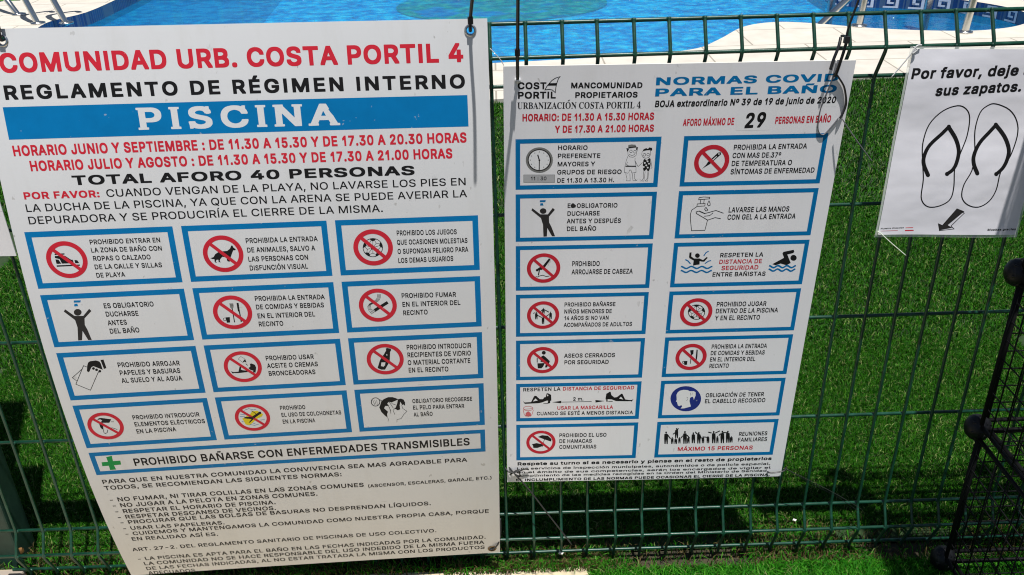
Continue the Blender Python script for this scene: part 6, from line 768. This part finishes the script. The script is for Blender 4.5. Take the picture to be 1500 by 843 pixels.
def run_ops(ops, white=None):
    d = Decal()
    for qi, op in enumerate(ops):
        k = op[0]; op = list(op)
        if k in 'PL': op[2] += .03*qi
        if k == 'T': d.text(*op[1:4], *op[4:9], op[9], op[10])
        elif k == 'P': q = np.array(op[3:])/10; d.poly([tuple(p) for p in q.reshape(-1, 2)], op[1], op[2])
        elif k == 'L': q = np.array(op[4:])/10; d.stroke(q.reshape(-1, 2), op[3]/10, op[1], op[2])
        elif k == 'Q': u, v, w_, h_ = (x/10 for x in op[3:]); d.grid(u, v, u+w_, v+h_, op[1], op[2])
        elif k == 'F':
            u, v, w_, h_, t = (x/10 for x in op[3:])
            d.grid(u, v, u+w_, v+t, 'B', 0); d.grid(u, v+h_-t, u+w_, v+h_, 'B', 0); d.grid(u, v+t, u+t, v+h_-t, 'B', 0); d.grid(u+w_-t, v+t, u+w_, v+h_-t, 'B', 0)
        elif k == 'R': cx, cy, r, th = (x/10 for x in op[3:]); d.ring(cx, cy, r, th, 'R', op[2])
    return d
def board(surf, u0, v0, u1, v1, thick, m, parent, name='board', step=9, wav=None):
    nu = int((u1-u0)/step); nv = int((v1-v0)/step); U, V = np.meshgrid(np.linspace(u0, u1, nu+1), np.linspace(v0, v1, nv+1)); U, V = U.ravel(), V.ravel()
    A = surf.at(U, V, 0.0); B = surf.at(U, V, -thick); off = np.array(parent_origin(parent)); n_ = len(U)
    F = []; g = lambda j, i: j*(nu+1)+i
    for j in range(nv):
        for i in range(nu):
            F.append((g(j, i), g(j+1, i), g(j+1, i+1), g(j, i+1))); F.append((n_+g(j, i), n_+g(j, i+1), n_+g(j+1, i+1), n_+g(j+1, i)))
    for i in range(nu):
        F.append((g(0, i), g(0, i+1), n_+g(0, i+1), n_+g(0, i))); F.append((g(nv, i+1), g(nv, i), n_+g(nv, i), n_+g(nv, i+1)))
    for j in range(nv):
        F.append((g(j+1, 0), g(j, 0), n_+g(j, 0), n_+g(j+1, 0))); F.append((g(j, nu), g(j+1, nu), n_+g(j+1, nu), n_+g(j, nu)))
    me = bpy.data.meshes.new(name); me.from_pydata([tuple(p) for p in np.concatenate([A, B])-off], [], F); me.update()
    o = link(name, me, m, parent); me.materials.append(M_edge)
    k = 2*nu*nv; idx = [0]*k+[1]*(len(F)-k); me.polygons.foreach_set('material_index', idx); return o
def make_sign(root, key, scale, rect, thick, mboard):
    D = LAYOUT[key]; S = Surface(D['p'], D['tw'], scale)
    board(S, *rect, thick, mboard, root)
    objs = []
    for name, par, ops in D['parts']:
        objs.append(run_ops(ops).build(name, S, root if par is None else objs[par]))
    return S

# ---------------------------------------------------------------- the signs
sign1 = empty('rules_sign', (-.33, -.05, .02)); tag(sign1, 'large white pool rules board with blue PISCINA banner on the left of the fence', 'sign')
S1 = make_sign(sign1, 's1', .95, (-16.5, -285, 683.5, 746), .003, M_board1)
sign2 = empty('covid_sign', (.26, -.03, .19)); tag(sign2, 'smaller white board headed NORMAS COVID PARA EL BAÑO on the middle of the fence', 'sign')
S2 = make_sign(sign2, 's2', 1.0, (-16.5, -106, 475, 646), .003, M_board2)
class Wavy(Surface):
    """thin sheet in a plastic sleeve: not quite flat"""
    def raw(s, u, v):
        P = super().raw(u, v); w_ = +.0011*np.sin(u/34+.5)*np.sin(v/70+.7)+.0008*np.sin(v/29+u/90)+.004*((u/215)-.5)**2
        P[:, 1] -= w_; return P
sign3 = empty('slippers_notice', (.68, -.05, .82)); tag(sign3, 'white paper notice in a clear sleeve with two flip flops drawn on it', 'notice')
D3 = LAYOUT['s3']; S3 = Wavy(D3['p'], D3['tw'], 1.0)
M_paper = mat('sleeved_paper', (.78, .77, .82), .2, 0, .5); M_paper.node_tree.nodes['Principled BSDF'].inputs['Coat Weight'].default_value = .6
bump(M_paper, noise(M_paper, 6, 3, .45, stretch=(1, 1, 1.6)), .2, .03)
M_sleeve = bpy.data.materials.new('clear_sleeve'); M_sleeve.use_nodes = True
b_ = bsdf(M_sleeve); b_.inputs['Base Color'].default_value = (.9, .95, .9, 1); b_.inputs['Alpha'].default_value = .28; b_.inputs['Roughness'].default_value = .12
board(S3, 2.0, 1.5, D3['W']-2.5, D3['H']-3, .0004, M_paper, sign3, 'paper', 4)
board(S3, -1.5, -1.5, D3['W']+1.5, D3['H']+1.5, .0002, M_sleeve, sign3, 'sleeve', 8).location.y += .0012
o3 = []
for name, par, ops in D3['parts']:
    for op in ops:
        if op[0] == 'T' and op[1].startswith('Por favor'): op[1] = 'Por favor, deje| aquí'
    o3.append(run_ops(ops).build(name, S3, sign3))
sheet = MB(); sheet.add([(-1.05, -.012, .682), (-.737, -.012, .676), (-.737, -.012, .985), (-1.05, -.012, .985), (-1.05, -.0105, .682), (-.737, -.0105, .676), (-.737, -.0105, .985), (-1.05, -.0105, .985)],
    [(0, 1, 2, 3), (7, 6, 5, 4), (0, 4, 5, 1), (1, 5, 6, 2), (2, 6, 7, 3), (3, 7, 4, 0)])
tag(sheet.build('blank_sheet', M_board2), 'plain white sheet mostly hidden behind the left edge of the large rules board', 'sheet')

# eyelets: real holes with a pressed metal ring
def eyelet(S, u, v, root, m, r=8.6, hole=5.2):
    c = S.at([u], [v], 0.0)[0]; n_ = S.at([u], [v], .01)[0]-c; n_ /= np.linalg.norm(n_)
    t1 = S.at([u+5], [v], 0.0)[0]-c; t1 -= n_*(t1@n_); t1 /= np.linalg.norm(t1); t2 = np.cross(n_, t1); k = S.k/1000
    b = MB(); prof = [(hole, -.0008), (hole, .0008), (hole+.7, .0016), ((hole+r)/2, .0020), (r-.6, .0014), (r, .0004)]; n2 = 28; V, F = [], []
    for (rr, h) in prof:
        for q in range(n2):
            a = 2*math.pi*q/n2; V.append(c+rr*k*(math.cos(a)*t1+math.sin(a)*t2)+n_*h)
    for i in range(len(prof)-1):
        for q in range(n2): F.append((i*n2+q, i*n2+(q+1) % n2, (i+1)*n2+(q+1) % n2, (i+1)*n2+q))
    b.add(V, F, True); b.build('eyelet', m, root)
    bd = next(o for o in root.children if o.name.startswith('board'))
    cb = MB(); cb.tube([c-n_*.02, c+n_*.02], hole*k, 24); co = cb.build('cutter', None)
    md = bd.modifiers.new('hole', 'BOOLEAN'); md.operation = 'DIFFERENCE'; md.object = co; md.solver = 'EXACT'
    bpy.context.view_layer.update()
    me = bpy.data.meshes.new_from_object(bd.evaluated_get(bpy.context.evaluated_depsgraph_get())); bd.modifiers.clear(); bd.data = me
    bpy.data.objects.remove(co); return c, n_
E1L, N1 = eyelet(S1, 22.6, -269.3, sign1, M_ring); E1R, _n = eyelet(S1, 659.8, -269.5, sign1, M_ring); E1B, N1B = eyelet(S1, 668.3, 741-10, sign1, M_rust)

# ---------------------------------------------------------------- ties and lines
def tie(label, paths, head=None, m=M_tie, name='cable_tie', cat='cable tie', group=None):
    b = MB()
    for pts, r, flat in paths: b.tube(catmull(pts, 6), r, 8, True, flat)
    if head is not None:
        h = np.array(head); b.box(h-np.array([.0035, .003, .0045]), h+np.array([.0035, .003, .0045]))
    return tag(b.build(name, m), label, cat, group)
A = lambda p, *q: [np.array(p)+np.array(x) for x in q]
tie('black cable tie standing up from the left eyelet of the large rules board', [(A(E1L, (0, .006, 0), (0, -.003, .002), (.003, -.006, .02), (.008, -.010, .06), (.010, -.016, .13)), .0024, .6), (A(E1L, (-.004, .004, .0), (-.006, -.003, .006), (-.003, -.004, .016)), .0024, .7)], A(E1L, (.001, -.006, .016))[0])
tie('black cable tie leaning right above the right eyelet of the large rules board', [(A(E1R, (0, .008, -.001), (0, -.002, .001), (.0005, -.004, .012), (.003, -.012, .032), (.008, -.03, .060), (.017, -.06, .09), (.024, -.095, .122)), .0023, 1)], A(E1R, (.0008, -.006, .014))[0])
E2 = S2.at([3.2], [-88.5], 0.0)[0]
t3 = tie('black cable tie standing straight up from the upper left corner of the COVID board', [(A(E2, (0, .004, 0), (0, -.0025, .001), (0, -.012, .026), (.0005, -.024, .052), (.001, -.04, .09), (.002, -.07, .155)), .0023, .6)], A(E2, (0, -.019, .0405))[0])
b = MB(); b.tube([E2+[0, .002, -.002], E2+[0, -.0022, -.002]], .0042, 14); tag(b.build('plastic_washer', mat('white_plastic', (.75, .75, .75), .4)), 'tiny white plastic washer at the upper left hole of the COVID board', 'washer')
E4 = S2.at([448.], [-86.], 0.0)[0]; K4 = np.array([.4865, -.033, .974])
tie('looped black cable tie at the upper right corner of the COVID board', [
    ([K4+[0, .012, .002], K4+[.003, -.003, .003], K4+[.001, -.004, -.008], K4+[-.002, -.005, -.024], E4+[0, -.004, .002], E4+[0, .004, -.002]], .0023, .7),
    ([K4+[-.004, .004, .002], K4+[-.008, -.003, -.010], K4+[-.013, -.005, -.026], K4+[-.016, -.006, -.040]], .0021, .7),
    ([K4+[0, -.004, 0], K4+[.001, -.006, .018], K4+[.004, -.008, .036], K4+[.008, -.009, .06], K4+[.010, -.010, .12]], .0023, .6),
    (S2.at([448, 454, 464, 470.5, 469, 465.5], [-88, -82, -68, -46, -32, -23], .003), .0022, .6),
    ], K4+[0, -.008, .001])
tie('grey plastic strip looped on the face of the COVID board near its upper right corner', [(S2.at([447, 442, 436, 437, 446, 457, 464.5], [-88, -66, -38, -8, 2, -11, -23], .0009), .0016, .4)], None, M_grey, 'loop_shadow_arc', 'strip')  # thin grey arc drawn where the shadow of the tie loop falls
tie('thin grey line hanging from the loop at the upper right of the COVID board', [([E4+[.0175, -.006, -.062], E4+[.030, -.010, -.079], E4+[.05, -.013, -.104], E4+[.069, -.012, -.126]], .0008, 1)], None, M_grey, 'nylon_line', 'line')
E5 = S2.at([-8.], [622.], 0.0)[0]
tie('black cord knotted round the lower left corner of the COVID board, tail slanting down', [
    ([E5+[-.012, .002, .008], E5+[-.004, -.004, .002], E5+[.012, -.0045, .004], E5+[.022, -.004, .008], E5+[.03, -.003, .006]], .0013, 1),
    ([E5+[-.008, .003, .014], E5+[.004, -.005, .0], E5+[.014, -.004, -.008], E5+[.01, -.004, .006], E5+[-.004, -.004, -.004]], .0013, 1),
    ([E5+[.004, -.005, .0], E5+[.03, -.012, -.033], E5+[.062, -.02, -.082], E5+[.105, -.030, -.148]], .0013, 1)], None, M_line2, 'cord', 'cord')
E6 = S2.at([458.], [634.], 0.0)[0]
tie('black cable tie clamped over the lower right corner of the COVID board', [([E6+[-.008, .002, 0], E6+[-.006, -.0035, 0], E6+[.006, -.005, .001], E6+[.02, -.003, .003], E6+[.026, .004, .004]], .0016, .6)])
tie('pair of thin dark lines running right from the lower right corner of the COVID board', [([E6+[.024, -.002, .006], E6+[.07, -.01, -.018], E6+[.115, -.018, -.042], E6+[.165, -.024, -.075]], .0005, 1), ([E6+[.026, -.001, .004], E6+[.07, -.009, -.023], E6+[.115, -.017, -.047], E6+[.16, -.022, -.08]], .0005, 1)], None, M_line2, 'nylon_line', 'line')
tie('dark cord through the lower right eyelet of the large rules board, passing round its edge', [(A(E1B, (0, .006, 0), (.001, -.004, .002), (.007, -.005, .008), (.013, -.003, .018), (.0165, .004, .034), (.017, .012, .06)), .0017, .8)], None, M_line2, 'cord', 'cord')
E8 = S3.at([3.], [3.], 0.0)[0]
tie('clear nylon line knotted at the top left corner of the flip flop notice', [([E8+[-.002, -.002, .005], E8+[.003, -.004, .001], E8+[-.003, -.004, -.004], E8+[.002, -.003, .006], E8+[.009, -.002, .007]], .0011, 1), ([E8+[-.003, -.003, -.003], E8+[-.012, -.004, -.016], E8+[-.026, -.004, -.036]], .0009, 1)], None, M_line, 'nylon_line', 'line')
E9 = S3.at([4.], [D3['H']-6], 0.0)[0]
tie('pale nylon strip hanging from the bottom left corner of the flip flop notice', [([E9+[-.004, -.002, .004], E9+[.004, -.003, -.002], E9+[.02, -.004, -.016], E9+[.046, -.002, -.038]], .0014, .5)], None, mat('pale_strip', (.55, .62, .5), .4), 'nylon_strip', 'strip')
E10 = S2.at([-20.], [-118.], -.004)[0]
tie('very thin grey line beside the upper left corner of the COVID board', [([E10+[-.014, 0, .012], E10+[.0, 0, -.004], E10+[.006, 0, -.016]], .0006, 1)], None, M_line, 'nylon_line', 'line')

# ---------------------------------------------------------------- shoe rack of black wire grids at the right
rack = empty('shoe_rack', (.95, -.21, 0)); tag(rack, 'black wire grid cube shoe rack standing in front of the fence at the right edge', 'shoe rack')
RX, RY, RZ = [.80, 1.105, 1.41], [-.06, -.365], [.03, .325, .617, .91, 1.2]
def grid_panel(o, ax, ay, name='grid_panel'):
    o, ax, ay = (np.array(q, float) for q in (o, ax, ay)); b = MB(); e = .012; lx, ly = np.linalg.norm(ax), np.linalg.norm(ay); X_, Y_ = ax/lx, ay/ly
    P = lambda s_, t: o+X_*(e+s_*(lx-2*e))+Y_*(e+t*(ly-2*e))
    for q in ((P(0, 0), P(1, 0)), (P(1, 0), P(1, 1)), (P(1, 1), P(0, 1)), (P(0, 1), P(0, 0))): b.tube(q, .0036, 8)
    nz = np.cross(X_, Y_)*.003
    for k in range(1, 8): b.tube((P(k/8, 0)+nz, P(k/8, 1)+nz), .0012, 6); b.tube((P(0, k/8)-nz, P(1, k/8)-nz), .0012, 6)
    b.build(name, M_blackwire, rack)
for k in range(4):
    z0, z1 = RZ[k], RZ[k+1]
    grid_panel((RX[0]-.004, RY[0], z0), (0, RY[1]-RY[0], 0), (0, 0, z1-z0))
    for j in range(2):
        grid_panel((RX[j], RY[0]+.004, z0), (RX[j+1]-RX[j], 0, 0), (0, 0, z1-z0))
        grid_panel((RX[j], RY[0], z0+.003), (RX[j+1]-RX[j], 0, 0), (0, RY[1]-RY[0], 0))
for j in range(2): grid_panel((RX[j], RY[0], RZ[4]), (RX[j+1]-RX[j], 0, 0), (0, RY[1]-RY[0], 0))
for z in RZ:
    for x in RX:
        for y in RY:
            b = MB(); c = np.array([x-.001, y+.001, z]); ax = np.array([.45, -.9, .25]); ax /= np.linalg.norm(ax)
            prof = [(-.019, .004), (-.018, .012), (-.012, .0195), (-.004, .0225), (.004, .0225), (.012, .0195), (.018, .012), (.019, .004)]
            b.tube([c+ax*h for h, _ in prof], [r_ for _, r_ in prof], 18)
            for a in range(8):
                u_ = np.cross(ax, [0, 0, 1]); u_ /= np.linalg.norm(u_); v_ = np.cross(ax, u_); d_ = math.cos(a*math.pi/4)*u_+math.sin(a*math.pi/4)*v_
                b.tube([c+d_*.010+ax*.0185, c+d_*.023+ax*.004], .0022, 6)
            b.build('connector', M_black, rack)

# ---------------------------------------------------------------- pool ladders
def rail(pts, r=.021): 
    b = MB(); b.tube(catmull(pts, 8), r, 14); return b
def flange(x, y):
    b = MB(); b.tube([(x, y, .0155), (x, y, .024), (x, y, .030)], [.05, .048, .024], 18); return b
lad = empty('pool_ladder', (-3.2, 5.35, 0)); tag(lad, 'stainless steel pool handrails at the far left corner of the pool deck', 'handrail')
for (x, y, lx, ly) in ((-3.48, 5.60, -.33, .25), (-3.19, 5.255, -.16, .10), (-2.98, 5.225, -.17, .10)):
    rail([(x, y, .0), (x+.18*lx, y+.1*ly, .09), (x+.5*lx, y+.4*ly, .24), (x+lx, y+ly, .6), (x+lx*1.1, y+ly*1.6, .8), (x+lx*.4, y+ly*2.6, .85), (x+lx*.2, y+ly*3, .5)]).build('rail', M_steel, lad); flange(x, y).build('flange', M_steel, lad)
lad2 = empty('pool_ladder', (2.5, 4.3, 0)); tag(lad2, 'stainless steel pool ladder rails on the deck spur at the upper right', 'ladder')
for pts in ([(2.27, 4.42, .0), (2.285, 4.43, .25), (2.3, 4.44, .6), (2.31, 4.5, .8), (2.28, 4.7, .86), (2.26, 4.85, .7), (2.25, 4.9, .0), (2.25, 4.9, -.5)], [(2.06, 4.53, -.0), (2.13, 4.53, .07), (2.30, 4.53, .24), (2.5, 4.53, .45)], [(2.81, 4.165, .0), (2.83, 4.17, .25), (2.845, 4.18, .6), (2.85, 4.25, .8), (2.82, 4.45, .86), (2.8, 4.6, .7), (2.79, 4.65, .0), (2.79, 4.65, -.5)]):
    rail(pts, .023).build('rail', M_steel, lad2)
for x, y in ((2.27, 4.42), (2.81, 4.165)): flange(x, y).build('flange', M_steel, lad2)

# ---------------------------------------------------------------- small litter
M_leaf = mat('dry_leaf', (.42, .22, .08), .6); M_petal = mat('petal', (.7, .68, .6), .6)
b = MB(); V, F = [], []
for i in range(7):
    t = i/6; wd = .006*math.sin(math.pi*min(1, t*.9+.08))+.0006; V += [(-.942+.018*t-wd, .045-.01*t, .012+.03*t+.006*math.sin(3*t)), (-.942+.018*t, .045-.01*t-.003, .010+.03*t), (-.942+.018*t+wd, .045-.01*t, .013+.03*t)]
for i in range(6):
    for k in range(2): F.append((i*3+k, i*3+k+1, i*3+k+4, i*3+k+3))
b.add(V, F, True); tag(b.build('dry_leaf', M_leaf), 'small curled orange dry leaf at the foot of the green fence post', 'leaf')
for i, (x, y) in enumerate(((.56, .055), (.33, -.10), (.10, -.012), (.84, -.07), (.79, -.075), (.3, .35))):
    b = MB(); q = [(x+.004*math.cos(a)*(1+.3*math.sin(2*a+i)), y+.003*math.sin(a), .028+.0015*math.cos(3*a)) for a in np.linspace(0, 2*math.pi, 9)[:-1]]
    b.add(q+[(x, y, .0265)]+[(p[0], p[1], p[2]-.0012) for p in q], [(k, (k+1) % 8, 8) for k in range(8)]+[tuple(9+k for k in range(7, -1, -1))]); tag(b.build('white_petal', M_petal), 'tiny white petal lying in the grass along the fence', 'petal', 'white petals in the grass')
